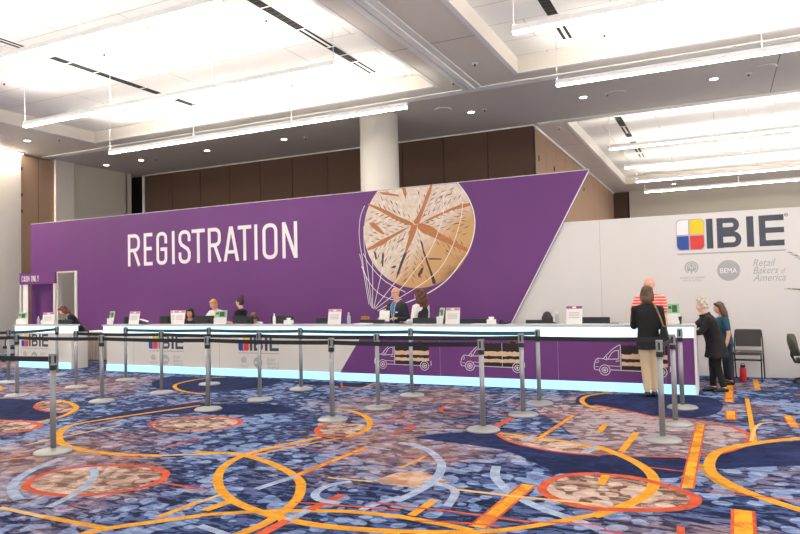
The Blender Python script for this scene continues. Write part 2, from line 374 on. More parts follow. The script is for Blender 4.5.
# ------------------------------------------------------------------ floor with woven carpet pattern
STROKES = [('O',0.1,1,[(-5.32,3.74),(-5.48,3.97),(-5.47,4.23),(-5.26,4.44),(-4.98,4.54),(-4.73,4.56),(-4.48,4.47),(-4.34,4.27),(-4.33,4.04),(-4.48,3.83),(-4.71,3.68),(-4.97,3.64),(-5.16,3.67)]),('Y',0.1,0,[(-6.74,7.38),(-7.0,6.72),(-7.19,6.19),(-7.28,5.81),(-7.15,5.5),(-6.78,5.16),(-6.36,4.92),(-5.89,4.82),(-5.38,4.84),(-4.98,4.94)]),('E',0.07,0,[(-5.01,4.93),(-4.68,5.12),(-4.34,5.28)]),('O',0.08,0,[(-9.35,7.04),(-9.32,6.81),(-9.09,6.54),(-8.65,6.34),(-8.29,6.34),(-8.22,6.48)]),('Y',0.09,0,[(-9.39,7.03),(-9.05,7.01),(-8.54,6.78),(-8.27,6.56),(-8.01,6.21),(-7.93,5.97),(-7.89,5.71)]),('O',0.11,0,[(-8.69,5.55),(-8.52,5.64),(-8.1,5.69),(-7.72,5.62),(-7.54,5.39),(-7.57,5.19),(-7.85,5.01)]),('L',0.12,0,[(-5.89,4.53),(-5.74,4.11),(-5.58,3.85),(-5.4,3.68),(-5.18,3.54),(-5.0,3.46)]),('L',0.1,0,[(-5.28,4.37),(-5.03,4.18),(-4.8,3.9),(-4.68,3.66),(-4.6,3.41)]),('E',0.07,0,[(-4.95,3.27),(-4.67,3.26),(-4.39,3.25)]),('Y',0.07,0,[(-4.42,3.25),(-4.03,3.25),(-3.76,3.25)]),('Y',0.09,0,[(-3.87,3.08),(-3.8,3.24),(-3.61,3.45),(-3.38,3.69)]),('Y',0.07,0,[(-3.64,3.55),(-3.63,3.71),(-3.62,3.95)]),('O',0.05,0,[(-4.29,4.22),(-4.06,4.21),(-3.83,4.19)]),('E',0.06,0,[(-6.79,4.77),(-6.76,5.17),(-6.68,5.94)]),('Y',0.04,0,[(-6.43,4.2),(-6.29,4.34),(-6.19,4.48)]),('O',0.04,0,[(-6.59,4.31),(-6.47,4.46),(-6.38,4.62)]),('O',0.05,0,[(-5.3,4.59),(-5.26,4.73),(-5.2,4.86)]),('O',0.05,0,[(-5.23,5.15),(-5.22,5.43),(-5.22,5.71)]),('R',0.03,0,[(-6.55,5.53),(-5.87,5.48),(-5.08,5.56)]),('R',0.03,0,[(-4.46,3.39),(-4.44,3.59),(-4.39,3.89)]),('O',0.1,0,[(-6.34,6.07),(-6.45,6.3),(-6.25,6.57),(-5.93,6.77),(-5.68,6.76),(-5.39,6.62),(-5.3,6.36),(-5.35,6.1)]),('R',0.04,0,[(-5.35,6.1),(-5.6,5.88),(-5.96,5.86),(-6.34,6.07)]),('Y',0.1,0,[(-4.79,5.16),(-4.57,5.21),(-4.32,5.25),(-3.9,5.12),(-3.52,4.92),(-3.24,4.71),(-3.09,4.52),(-2.95,4.26),(-2.87,3.94),(-2.85,3.69),(-2.89,3.47)]),('Y',0.1,0,[(-3.96,6.18),(-4.12,5.72),(-4.23,5.25),(-4.14,4.85),(-3.93,4.51),(-3.64,4.22),(-3.32,4.02),(-2.94,3.89),(-2.64,3.84),(-2.32,3.85),(-1.92,3.93)]),('Y',0.08,0,[(-3.39,3.7),(-3.17,3.84),(-2.94,3.97),(-2.6,4.11),(-2.33,4.17),(-2.05,4.19)]),('Y',0.05,0,[(-4.17,5.17),(-4.0,5.63),(-3.84,5.99),(-3.66,6.31)]),('Y',0.09,0,[(-3.69,6.29),(-3.66,6.6),(-3.77,6.96),(-4.04,7.36),(-4.39,7.65),(-4.71,7.74)]),('O',0.09,0,[(-4.28,6.8),(-4.24,6.56),(-4.09,6.34),(-3.88,6.21),(-3.62,6.25)]),('R',0.04,0,[(-3.62,6.25),(-3.39,6.37),(-3.15,6.49)]),('BAR',0.13,0,[(-3.33,4.83),(-3.26,5.94)]),('L',0.11,0,[(-3.41,4.36),(-3.32,4.8)]),('Y',0.1,0,[(-3.43,3.79),(-3.39,4.06)]),('O',0.12,0,[(-2.72,4.08),(-2.68,4.48)]),('O',0.12,0,[(-2.75,3.54),(-2.74,3.84)]),('L',0.1,0,[(-2.74,3.84),(-2.72,4.07)]),('L',0.1,0,[(-2.8,4.82),(-2.91,4.65),(-2.9,4.44),(-2.78,4.31),(-2.59,4.29)]),('O',0.07,0,[(-3.71,6.87),(-3.68,7.18),(-3.63,7.73)]),('E',0.04,0,[(-3.04,4.85),(-2.83,4.86),(-2.63,4.88)]),('L',0.09,0,[(-2.37,4.21),(-2.32,4.41),(-2.24,4.6)]),('L',0.09,0,[(-3.24,3.53),(-2.94,3.46)]),('O',0.04,0,[(-3.97,4.17),(-3.74,4.2)]),('E',0.06,0,[(-3.6,3.93),(-3.58,4.13)]),('R',0.03,0,[(-4.27,5.79),(-3.63,5.67),(-3.04,5.72)]),('O',0.04,0,[(-2.92,4.19),(-2.64,4.24),(-2.11,4.31)]),('R',0.05,0,[(-2.35,4.4),(-2.15,4.41)]),('L',0.05,0,[(-3.29,5.96),(-2.98,5.91)]),('O',0.07,0,[(-3.23,8.82),(-3.39,8.55),(-3.38,8.23),(-3.26,7.99),(-2.98,7.94),(-2.74,8.0)]),('O',0.05,0,[(-2.74,8.0),(-2.06,8.19),(-1.41,8.62),(-1.12,8.75)]),('O',0.07,0,[(-2.68,8.92),(-2.42,8.67),(-2.37,8.42)]),('O',0.13,0,[(-2.35,7.32),(-2.33,7.89)]),('E',0.04,0,[(-3.16,6.81),(-2.89,6.96),(-2.58,7.03)]),('O',0.08,0,[(-3.32,6.59),(-3.21,6.81),(-3.22,6.96),(-3.34,7.11),(-3.5,7.14)]),('Y',0.08,0,[(-2.21,7.0),(-1.8,6.91),(-1.41,6.81),(-1.09,6.59)]),('O',0.06,0,[(-2.23,6.96),(-1.99,6.65),(-1.63,6.44),(-1.32,6.37),(-1.06,6.39)]),('O',0.11,0,[(-0.96,5.76),(-1.18,5.64),(-1.29,5.44),(-1.31,5.2),(-1.22,5.02),(-1.03,4.89),(-0.81,4.83)]),('L',0.12,0,[(-1.83,5.68),(-1.73,5.34),(-1.5,4.99),(-1.21,4.72),(-0.93,4.56),(-0.75,4.43)]),('L',0.12,0,[(-3.03,6.23),(-2.68,6.07),(-2.38,5.71),(-2.24,5.4),(-2.17,5.06),(-2.18,4.73),(-2.23,4.48)]),('L',0.1,0,[(-2.26,5.06),(-2.01,4.97),(-1.89,4.83),(-1.83,4.51)]),('BAR',0.21,0,[(-1.49,4.19),(-1.43,5.24)]),('Y',0.08,0,[(-1.99,4.24),(-1.97,4.61)]),('BAR',0.1,0,[(-1.75,6.93),(-1.67,8.25)]),('L',0.08,0,[(-1.87,6.7),(-1.83,7.03)]),('L',0.12,0,[(-1.21,6.42),(-1.13,6.74)]),('Y',0.08,0,[(-2.05,4.19),(-1.74,4.16),(-1.5,4.12)]),('Y',0.08,0,[(-2.02,3.9),(-1.48,4.1),(-1.2,4.31),(-0.94,4.59),(-0.8,4.74)]),('O',0.04,0,[(-2.15,4.39),(-1.77,4.42),(-1.3,4.41),(-1.01,4.47),(-0.76,4.53)]),('O',0.04,0,[(-1.92,4.15),(-1.61,4.23),(-1.36,4.26)]),('E',0.06,0,[(-1.95,4.92),(-1.46,4.91),(-1.11,4.93),(-0.83,4.94)]),('O',0.04,0,[(-2.77,5.69),(-2.49,5.75),(-2.17,5.74)]),('Y',0.04,0,[(-2.6,5.33),(-2.57,5.59),(-2.56,5.79)]),('O',0.07,0,[(-1.55,9.07),(-1.07,8.73),(-0.7,8.41),(-0.27,8.39),(0.09,8.1)]),('O',0.1,0,[(0.04,8.17),(0.21,7.74),(0.21,7.5),(0.11,7.15),(-0.08,6.81),(-0.16,6.72)]),('O',0.05,0,[(-0.16,6.72),(-0.43,6.54),(-0.81,6.46),(-1.07,6.47)]),('Y',0.11,0,[(-1.14,6.72),(-0.84,6.39),(-0.64,6.06),(-0.54,5.73),(-0.54,5.39),(-0.63,5.07),(-0.8,4.74),(-0.84,4.68)]),('O',0.12,0,[(-0.96,5.73),(-0.72,5.74),(-0.45,5.6),(-0.28,5.45),(-0.22,5.32),(-0.25,5.14),(-0.39,5.0),(-0.62,4.9),(-0.82,4.84)]),('BAR',0.17,0,[(-0.29,5.58),(-0.26,8.18)]),('Y',0.11,0,[(0.8,7.85),(0.65,7.73),(0.38,7.5),(0.11,7.19),(-0.07,6.9),(-0.14,6.53),(-0.13,6.15),(-0.02,5.85),(0.14,5.6),(0.29,5.44),(0.47,5.28)]),('BAR',0.2,0,[(0.05,9.13),(0.05,8.53)]),('BAR',0.18,0,[(0.05,10.21),(0.04,9.82)]),('BAR',0.16,0,[(0.64,9.01),(0.66,8.29)]),('BAR',0.24,0,[(0.08,5.17),(0.07,4.66)]),('Y',0.06,0,[(0.26,10.16),(0.25,8.59),(0.24,7.41)]),('O',0.07,0,[(-0.29,4.68),(-0.28,4.52)]),('Y',0.08,0,[(-0.9,6.58),(-0.86,7.5)]),('Y',0.08,0,[(-1.23,7.4),(-1.23,7.86)]),('Y',0.08,0,[(-0.91,5.44),(-0.91,5.73)]),('O',0.04,0,[(-0.62,6.1),(-0.32,6.06)]),('O',0.04,0,[(-0.16,5.56),(0.14,5.54),(0.45,5.54)]),('R',0.05,0,[(-0.75,4.43),(-0.61,4.42)]),('E',0.05,0,[(0.21,7.44),(0.34,8.4),(0.73,8.49)]),('BAR',0.2,0,[(0.06,11.6),(0.04,9.83)]),('Y',0.09,0,[(0.44,12.19),(0.43,11.06)]),('O',0.16,0,[(0.86,10.7),(0.94,10.72)]),('Y',0.05,0,[(-5.74,9.6),(-5.35,9.59),(-5.38,10.07)]),('O',0.05,0,[(-5.98,10.03),(-5.62,9.45)]),('Y',0.08,0,[(-8.56,10.09),(-8.86,9.71),(-8.78,9.04),(-8.3,8.55),(-7.77,8.31),(-7.37,8.26)]),('Y',0.08,0,[(-1.46,10.32),(-1.64,10.02),(-1.78,9.73),(-1.77,9.35),(-1.63,8.98),(-1.44,8.77),(-1.23,8.65)]),('L',0.06,0,[(-2.81,8.75),(-2.77,9.09),(-2.76,9.68)]),('O',0.05,0,[(-10.78,7.13),(-10.74,7.19)]),('Y',0.08,0,[(-12.03,7.91),(-11.62,7.71),(-11.27,7.41)])]
FILLS = [('N',[(-10.54,6.72),(-9.62,6.96),(-9.07,6.55),(-8.56,6.31),(-8.12,6.29),(-8.11,6.43),(-8.0,6.02),(-7.95,5.79),(-8.35,5.73),(-8.76,5.59)]),('N',[(-6.91,7.57),(-7.22,7.12),(-7.38,6.73),(-7.41,6.33),(-7.37,5.95),(-7.19,5.67),(-7.15,5.96),(-7.06,6.27),(-6.8,6.61),(-6.37,6.98)]),('N',[(-6.83,7.48),(-6.58,7.51),(-5.94,7.78),(-5.49,7.69),(-5.14,7.46),(-5.31,7.21),(-5.72,6.96),(-6.29,6.89)]),('N',[(-9.78,9.88),(-9.08,9.95),(-8.14,10.13),(-7.34,10.13),(-7.14,9.83),(-7.01,9.26),(-7.28,8.68),(-7.78,8.42),(-8.62,8.49),(-9.4,9.07)]),('N',[(-7.08,9.85),(-6.42,9.97),(-5.62,10.06),(-5.37,9.88),(-5.38,9.64),(-5.65,9.44),(-5.88,9.68),(-6.46,9.64)]),('N',[(-1.88,9.82),(-1.43,10.06),(-0.8,10.2),(-0.35,10.22),(-0.09,9.92),(-0.03,9.43),(-0.12,8.86),(-0.33,8.57),(-0.68,8.52),(-1.12,8.65),(-1.71,8.89)]),('N',[(-2.98,6.5),(-2.72,6.85),(-2.23,6.97),(-1.98,6.63),(-1.62,6.42),(-1.32,6.36),(-1.05,6.33),(-0.86,5.75),(-0.97,5.79),(-1.27,5.66),(-1.48,5.84),(-1.89,6.24),(-2.32,6.37),(-2.76,6.45)]),('N',[(-1.06,6.37),(-0.74,6.43),(-0.33,6.51),(-0.33,5.95),(-0.52,5.78),(-0.73,5.81),(-0.96,5.77)]),('N',[(0.78,7.7),(0.64,7.63),(0.29,7.34),(0.05,7.05),(-0.09,6.72),(-0.12,6.45),(-0.08,6.25),(0.17,6.4),(0.55,6.59),(0.66,6.63)]),('B',[(-5.32,3.74),(-5.48,3.97),(-5.47,4.23),(-5.26,4.44),(-4.98,4.54),(-4.73,4.56),(-4.48,4.47),(-4.34,4.27),(-4.33,4.04),(-4.48,3.83),(-4.71,3.68),(-4.97,3.64),(-5.16,3.67)]),('B',[(-8.67,5.53),(-8.51,5.63),(-8.09,5.68),(-7.75,5.62),(-7.55,5.4),(-7.58,5.2),(-7.85,5.01)]),('B',[(-9.46,7.06),(-9.38,6.79),(-9.09,6.54),(-8.67,6.35),(-8.3,6.35),(-8.24,6.49),(-8.38,6.66),(-8.83,6.92),(-9.2,7.04)]),('B',[(-2.21,7.0),(-1.8,6.91),(-1.41,6.81),(-1.1,6.63),(-0.98,6.47),(-1.07,6.41),(-1.33,6.38),(-1.63,6.45),(-1.99,6.66)]),('G',[(-1.47,8.99),(-1.07,8.69),(-0.7,8.41),(-0.27,8.39),(0.09,8.1),(0.22,7.62),(0.18,7.32),(0.02,6.94),(-0.16,6.72),(-0.43,6.54),(-0.81,6.46),(-1.07,6.47),(-1.27,6.77),(-1.76,7.76),(-2.24,8.65),(-1.86,9.01)]),('B',[(-1.19,5.66),(-0.96,5.73),(-0.72,5.74),(-0.45,5.6),(-0.28,5.46),(-0.2,5.33),(-0.25,5.13),(-0.39,4.99),(-0.62,4.88),(-0.82,4.83),(-1.02,4.83),(-1.22,4.97),(-1.31,5.2),(-1.29,5.47)]),('B',[(-6.37,6.1),(-6.35,6.5),(-6.06,6.72),(-5.7,6.79),(-5.42,6.64),(-5.29,6.39),(-5.35,6.1),(-5.59,5.87),(-5.87,5.81)]),('B',[(-4.34,6.72),(-4.4,6.93),(-4.04,6.97),(-3.8,6.9),(-3.65,6.51),(-3.78,6.3),(-4.02,6.32)]),('D',[(-0.24,6.3),(-0.16,6.33),(-0.12,6.03),(0.01,5.74),(0.12,5.6),(0.01,5.62),(-0.13,5.88)]),('T',[(-2.64,4.9),(-2.55,5.24),(-2.33,5.28),(-2.02,5.08),(-2.16,4.88),(-2.36,4.84)])]
CRACKS = [[(-5.598,2.918),(-5.63,2.978),(-5.551,3.069),(-5.42,3.29),(-5.33,3.513),(-5.226,3.703),(-5.185,3.699),(-5.239,3.505),(-5.354,3.266),(-5.461,3.017),(-5.513,2.921)],[(-5.471,2.929),(-5.261,3.03),(-5.013,3.115),(-4.768,3.202),(-4.568,3.254),(-4.383,3.266),(-4.385,3.21),(-4.57,3.172),(-4.77,3.15),(-4.994,3.076),(-5.241,2.987)],[(-5.534,2.922),(-5.429,2.938),(-5.184,2.835),(-5.065,2.713),(-4.945,2.642),(-4.709,2.505),(-4.476,2.371),(-4.438,2.317),(-4.497,2.297),(-4.751,2.422),(-4.949,2.507),(-5.109,2.584),(-5.271,2.661),(-5.435,2.736),(-5.537,2.838)],[(-5.661,2.915),(-5.535,2.907),(-5.581,2.763),(-5.67,2.576),(-5.781,2.389),(-5.847,2.315),(-5.813,2.468),(-5.739,2.676),(-5.705,2.848)],[(-5.618,2.928),(-5.722,2.996),(-5.976,3.107),(-6.234,3.255),(-6.452,3.35),(-6.674,3.435),(-6.675,3.395),(-6.454,3.283),(-6.28,3.179),(-6.022,3.032),(-5.809,2.94),(-5.662,2.892)],[(-5.683,2.893),(-5.898,2.829),(-6.16,2.72),(-6.382,2.646),(-6.63,2.517),(-6.721,2.482),(-6.699,2.433),(-6.564,2.466),(-6.34,2.541),(-6.14,2.66),(-5.877,2.789)],[(-6.662,3.02),(-6.55,3.028),(-6.419,2.913),(-6.291,2.759),(-6.335,2.75),(-6.488,2.838),(-6.619,2.953)],[(-5.875,3.696),(-5.789,3.688),(-5.767,3.57),(-5.787,3.455),(-5.836,3.556)],[(-6.4,3.651),(-6.268,3.64),(-6.094,3.594),(-5.943,3.557),(-5.957,3.519),(-6.138,3.558),(-6.313,3.589)],[(-5.99,2.593),(-5.881,2.657),(-5.838,2.639),(-5.926,2.582),(-6.034,2.549)]]
DARK = [[(-5.846,2.366),(-5.782,2.363),(-5.872,2.174),(-5.986,1.926),(-6.054,1.812),(-6.029,1.947),(-5.936,2.176)],[(-5.444,2.385),(-5.396,2.345),(-5.288,2.036),(-5.173,1.748),(-5.167,1.684),(-5.236,1.693),(-5.291,1.922),(-5.387,2.192)],[(-5.562,1.893),(-5.475,2.024),(-5.425,2.033),(-5.457,1.928),(-5.543,1.823)],[(-6.178,2.05),(-6.089,2.097),(-6.038,2.087),(-6.091,2.035)],[(-6.565,2.426),(-6.513,2.384),(-6.489,2.245),(-6.525,2.227)],[(-6.366,2.378),(-6.323,2.336),(-6.354,2.023),(-6.386,2.142)],[(-5.501,2.605),(-5.44,2.544),(-5.404,2.352),(-5.425,2.333)],[(-5.325,2.215),(-5.039,2.195),(-5.039,2.172),(-5.305,2.183)],[(-4.952,2.387),(-4.873,2.326),(-4.894,2.309)]]
NET = [[(-4.655,3.696),(-4.521,3.519),(-4.409,3.324),(-4.33,3.095),(-4.306,2.834),(-4.362,2.542),(-4.478,2.289),(-4.642,2.074),(-4.806,1.876),(-5.053,1.669),(-5.428,1.47),(-5.938,1.287),(-6.442,1.156)],[(-6.757,3.394),(-6.863,3.161),(-6.902,2.843),(-6.887,2.562),(-6.839,2.28),(-6.809,2.028),(-6.759,1.853),(-6.662,1.257)],[(-6.786,2.956),(-6.787,2.557),(-6.749,2.236),(-6.711,1.97),(-6.631,1.217)],[(-6.905,2.376),(-6.843,2.134),(-6.705,1.297)],[(-6.593,2.203),(-6.618,1.217)],[(-6.352,2.076),(-6.474,1.647),(-6.596,1.197)],[(-5.922,1.905),(-6.233,1.583),(-6.573,1.216)],[(-6.814,2.372),(-6.662,2.127),(-6.316,1.78),(-5.846,1.536)],[(-6.866,2.115),(-6.715,1.812),(-6.498,1.55),(-6.195,1.399),(-5.936,1.395)],[(-4.943,3.443),(-4.974,3.067),(-5.106,2.697),(-5.301,2.328),(-5.623,1.972),(-5.973,1.596),(-6.552,1.196)],[(-4.547,3.297),(-4.596,2.965),(-4.748,2.526),(-4.854,2.307),(-5.043,2.027),(-5.295,1.808),(-5.804,1.516),(-6.508,1.157)]]
BASKET = [[(-6.906,1.041),(-6.824,1.061),(-6.689,1.04),(-6.7,0.973),(-6.908,0.974)]]
REG = [(-13.699,-13.278),(-13.144,-12.846),(-12.716,-12.354),(-12.197,-12.118),(-11.982,-11.596),(-11.56,-11.144),(-11.053,-10.658),(-10.578,-10.123),(-10.151,-9.757),(-9.673,-9.586),(-9.443,-9.023),(-8.893,-8.486)]

FM=['carpet_ground','carpet_navy','carpet_beige','carpet_grey','carpet_dark_gold','carpet_taupe','carpet_orange','carpet_yellow','carpet_gold','carpet_red','carpet_lavender','carpet_amber']
fm=MB()
fm.box(-20,10,-6,34,-.06,0,0)
FI={'N':1,'B':2,'G':3,'D':4,'T':5}; ST={'O':6,'Y':7,'E':8,'R':9,'L':10,'BAR':11}
zl=.0006
def floor_poly(pts,mi):
    global zl
    zl+=.00002
    a=sum(pts[i][0]*pts[(i+1)%len(pts)][1]-pts[(i+1)%len(pts)][0]*pts[i][1] for i in range(len(pts)))
    if a<0: pts=pts[::-1]
    fm.poly([(x,y,zl) for x,y in pts],mi)
def floor_stroke(pts,w,mi,closed):
    global zl
    zl+=.00002
    a,b=offset_line(pts,w,closed); n=len(a)
    fm.add([(x,y,zl) for x,y in a]+[(x,y,zl) for x,y in b],[(i,n+i,n+(i+1)%n,(i+1)%n) for i in range(n if closed else n-1)],mi)
for c,pts in FILLS: floor_poly(smooth_line(pts,True,4) if len(pts)>6 else pts, FI[c])
for c,wd,cl,pts in STROKES:
    q=smooth_line(pts,bool(cl),5) if len(pts)>2 else pts
    if c=='BAR':
        floor_stroke(q,wd*.62,ST['O'],0); floor_stroke(q,wd*.44,ST['BAR'],0)
    else: floor_stroke(q,wd*(.82 if c=='Y' else .68),ST[c],cl)
struct(fm.build('floor',FM))

# ------------------------------------------------------------------ ceiling with lit trays
ZS=6.0; ZT=6.3
trays=[(-15.9,-5.45,-5,13.3),(-3.6,9.2,-5,13.35),(-3.56,9.2,18.1,30.4)]
cm=MB()
xs=sorted({-20,10,*[t[0] for t in trays],*[t[1] for t in trays]}); ys=sorted({-6,34,*[t[2] for t in trays],*[t[3] for t in trays]})
def in_tray(x,y): return any(a<x<b and c<y<d for a,b,c,d in trays)
for i in range(len(xs)-1):
    j=0
    while j<len(ys)-1:
        if in_tray((xs[i]+xs[i+1])/2,(ys[j]+ys[j+1])/2): j+=1; continue
        k=j
        while k+1<len(ys)-1 and not in_tray((xs[i]+xs[i+1])/2,(ys[k+1]+ys[k+2])/2): k+=1
        cm.box(xs[i],xs[i+1],ys[j],ys[k+1],ZS,ZT+.05,0); j=k+1
for a,b,c,d in trays: cm.box(a,b,c,d,ZT,ZT+.06,1)
# panel seams in the soffit
for (x0,x1,y0,y1) in [(-5.45,-3.6,11.0,11.02),(-5.45,-3.6,8.2,8.22),(-4.4,-3.56,21,21.02),(-4.4,-3.56,25.5,25.52),(1.2,1.22,14.3,17.9),(-15.95,-15.94,9,13.3)]:
    cm.box(x0,x1,y0,y1,ZS-.0015,ZS+.001,2)
# small lip round the trays
for a,b,c,d in trays:
    cm.box(a,b,d,d+.10,ZS-.015,ZS+.001,3); cm.box(a-.1,a,c,d+.1,ZS-.015,ZS+.001,3); cm.box(b,b+.1,c,d+.1,ZS-.015,ZS+.001,3)
ceil=struct(cm.build('ceiling',['soffit_white','ceiling_planks','seam_grey','ceiling_trim']))
# tracks of the folding partitions
def track(name, x0,x1,y0,y1, along_x):
    b=MB()
    if along_x:
        b.box(x0,x1,y0,y0+.07,ZS-.03,ZS-.001,0); b.box(x0,x1,y0+.07,y0+.10,ZS-.012,ZS-.001,1)
        b.box(x0,x1,y0+.10,y0+.17,ZS-.03,ZS-.001,0); b.box(x0,x1,y0+.17,y0+.20,ZS-.012,ZS-.001,1); b.box(x0,x1,y0+.2,y0+.27,ZS-.03,ZS-.001,0)
    else:
        b.box(x0,x0+.12,y0,y1,ZS-.03,ZS-.001,0); b.box(x0+.12,x0+.16,y0,y1,ZS-.012,ZS-.001,2); b.box(x0+.16,x0+.28,y0,y1,ZS-.05,ZS-.001,0); b.box(x0+.28,x0+.42,y0,y1,ZS-.02,ZS-.001,0)
    return struct(b.build(name,['ceiling_trim','seam_grey','seam_dark']))
track('trim_1',-18.9,9.9,13.85,0,True)
track('trim_2',-4.98,0,-5,13.85,False)
track('trim_3',-4.3,9.9,17.72,0,True)

# ------------------------------------------------------------------ walls
b=MB()
b.box(-19.4,-18.95,-6,13.2,0,5.93,0)                       # white
b.box(-19.4,-18.99,13.2,13.79,0,5.97,1); b.box(-19.4,-19.0,13.79,13.81,0,5.97,3); b.box(-19.4,-18.99,13.81,14.34,0,5.97,1)
b.box(-19.4,-18.9,14.34,15.0,0,6.0,0); b.box(-19.4,-18.95,15.0,17.4,0,6.0,2); b.box(-19.9,-19.6,17.15,17.9,0,6.0,3); b.box(-19.9,-18.7,17.97,18.05,0,6.0,3)  # black boxes added at the corner opening keep it dark and stop light through
b.box(-19.6,-18.95,17.15,17.2,0,6,2)
for z in (4.2,4.7,5.5): b.box(-18.99,-18.965,13.21,13.26,z,z+.1,3)
struct(b.build('wall_left',['wall_white','brown_fabric_lit','wall_beige','black_gap']))
b=MB()
seams=[-18.35,-14.84,-13.55,-12.28,-10.96,-9.65,-8.36,-7.05,-5.73,-4.43]
edges=[-18.72]+seams[0:]
edges=[-18.72,-17.4,-16.1]+seams[1:]
for x0,x1 in zip(edges[:-1],edges[1:]): b.box(x0+.012,x1-.012,17.8,17.95,0,5.95,0)
b.box(-18.72,-4.43,17.83,18.0,0,5.9,1); b.box(-18.78,-18.72,17.74,18,0,5.97,2); b.box(-18.72,-4.43,17.83,17.98,5.9,5.965,1); b.box(-18.72,-4.43,17.82,17.98,5.965,6.0,2)  # white top strip paints the lit gap between wall and soffit
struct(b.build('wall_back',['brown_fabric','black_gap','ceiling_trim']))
b=MB()
y=18.0
while y<32.9:
    b.box(-4.6,-4.45,y+.012,min(33,y+1.35)-.012,0,5.94,0); y+=1.35
b.box(-4.6,-4.47,18,33,0,5.94,1); b.box(-4.6,-4.40,18,33,5.94,6.0,2)
for yy in (18.4,20.3,22.4,25.2): b.box(-4.45,-4.43,yy,yy+.04,5.1,5.25,1)
struct(b.build('wall_return',['brown_fabric_lit','black_gap','ceiling_trim']))
b=MB()
b.box(-4.6,-3.79,33,33.2,0,6,0); b.box(-3.79,-3.74,32.97,33.2,0,6,2); b.box(-3.74,10,33,33.2,0,6,1)
struct(b.build('wall_far',['brown_fabric','wall_beige','black_gap']))
b=MB(); b.lathe([(.485,0),(.485,6.0)],(-7.66,14.95,0),48)
col=struct(b.build('column',['wall_white'],smooth=False))
for p in col.data.polygons: p.use_smooth=len(p.vertices)==4
# wash slot along the white wall
b=MB(); b.box(-18.93,-18.80,4,13.2,5.955,5.99,0); b.box(-18.92,-18.82,4.05,13.15,5.94,5.956,1)
wl=thing('wall_washer','slim lit slot in the ceiling edge above the white left wall','lamp',(-18.87,8.6,5.94))
b=MB(); b.box(-.065,.065,-4.6,4.6,.02,.06,0); b.build('housing','lamp_housing',wl)
b=MB(); b.box(-.05,.05,-4.55,4.55,.004,.02,0); b.build('lens','wash_lens',wl)

wl=thing('wall_washer','added unseen fill light half a metre off the white left wall','lamp',(-18.2,7.9,5.94))  # lamp added out of view to brighten the lower left wall
b=MB(); b.box(-.09,.09,-4.1,4.1,.02,.06,0); b.build('housing','lamp_housing',wl)
b=MB(); b.box(-.07,.07,-4.05,4.05,.004,.02,0); b.build('lens','wash_fill_lens',wl)
# ------------------------------------------------------------------ pendants
def pendant(x0,x1,y,label,z=5.35,cab=()):
    t=thing('pendant_strip_light',label,'lamp',((x0+x1)/2,y,z),0,'pendant strip lights')
    h=(x1-x0)/2
    b=MB(); b.box(-h,h,-.038,-.030,.012,.10); b.box(-h,h,.030,.038,.012,.10); b.box(-h,h,-.03,.03,.012,.05); b.box(-h,-h+.01,-.03,.03,.05,.10); b.box(h-.01,h,-.03,.03,.05,.10); b.build('housing','lamp_housing',t)
    b=MB(); b.box(-h+.01,h-.01,-.034,.034,-.02,.012); b.build('diffuser','lamp_lens',t)
    b=MB(); b.box(-h+.05,h-.05,-.028,.028,.05,.085); b.build('uplight_lens','lamp_up',t)
    zt=ZT-z
    for cx in (-h+.02,-h/3,h/3,h-.02):
        b=MB(); b.tube([(cx,0,.09),(cx,0,zt)],.006,6); b.lathe([(.03,zt-.03),(.03,zt)],(cx,0,0),10); b.build('suspension_cable','cable_white',t)
    return t
LW=(-14.3,-5.7); RW=(-2.65,7.6)
for y,lab in ((12.42,'long pendant strip light in the left ceiling tray, farthest back, just before the round column'),
              (9.55,'long pendant strip light in the left ceiling tray, second from the column'),
              (6.72,'long pendant strip light in the left ceiling tray, third from the column'),
              (3.85,'pendant strip light in the left ceiling tray, above the camera'),
              (.98,'pendant strip light in the left ceiling tray, behind the camera')):
    pendant(LW[0] if y>12 else -13.6,LW[1],y,lab)
for y,lab in ((12.52,'long pendant strip light at the back edge of the right ceiling tray'),
              (9.6,'long pendant strip light in the right ceiling tray, second from its back edge'),
              (6.75,'pendant strip light in the right ceiling tray, third from its back edge'),
              (3.85,'pendant strip light in the right ceiling tray, above the camera'),
              (.98,'pendant strip light in the right ceiling tray, behind the camera')):
    pendant(RW[0],RW[1],y,lab)
for y,lab in ((19.15,'pendant strip light in the far ceiling tray, nearest to the partition track'),
              (22.45,'pendant strip light in the far ceiling tray, second from the partition track'),
              (25.72,'pendant strip light in the far ceiling tray, third from the partition track'),
              (28.75,'pendant strip light in the far ceiling tray, closest to the beige end wall')):
    pendant(RW[0],RW[1],y,lab)

# ------------------------------------------------------------------ slot diffusers
def slot(x,runs,label,z=ZT):
    y0=min(r[0] for r in runs); y1=max(r[1] for r in runs); c=(y0+y1)/2
    t=thing('air_slot',label,'vent',(x,c,z),0,'slot air diffusers')
    b=MB(); b.box(-.11,.11,y0-c-.02,y1-c+.02,-.012,0); b.build('frame','ceiling_trim',t)
    for a,e,kind in runs:
        b=MB()
        if kind=='two':
            b.box(-.085,-.03,a-c,e-c,-.016,-.012); b.box(.03,.085,a-c,e-c,-.016,-.012)
        else:
            b.box(-.09,.09,a-c,e-c,-.016,-.012)
            yy=a-c+.05
            while yy<e-c-.03: b.box(-.09,.09,yy,yy+.012,-.02,-.016,1); yy+=.14
        b.build('slot','black_gap' if kind=='two' else ['black_gap','seam_dark'],t)
slot(-11.62,[(6.9,8.35,'two'),(8.75,9.1,'dense'),(9.15,9.75,'dense'),(9.8,11.0,'dense'),(11.05,11.5,'dense'),(11.95,12.64,'dense')],'dark slot air diffuser in the left ceiling tray, farthest to the left')
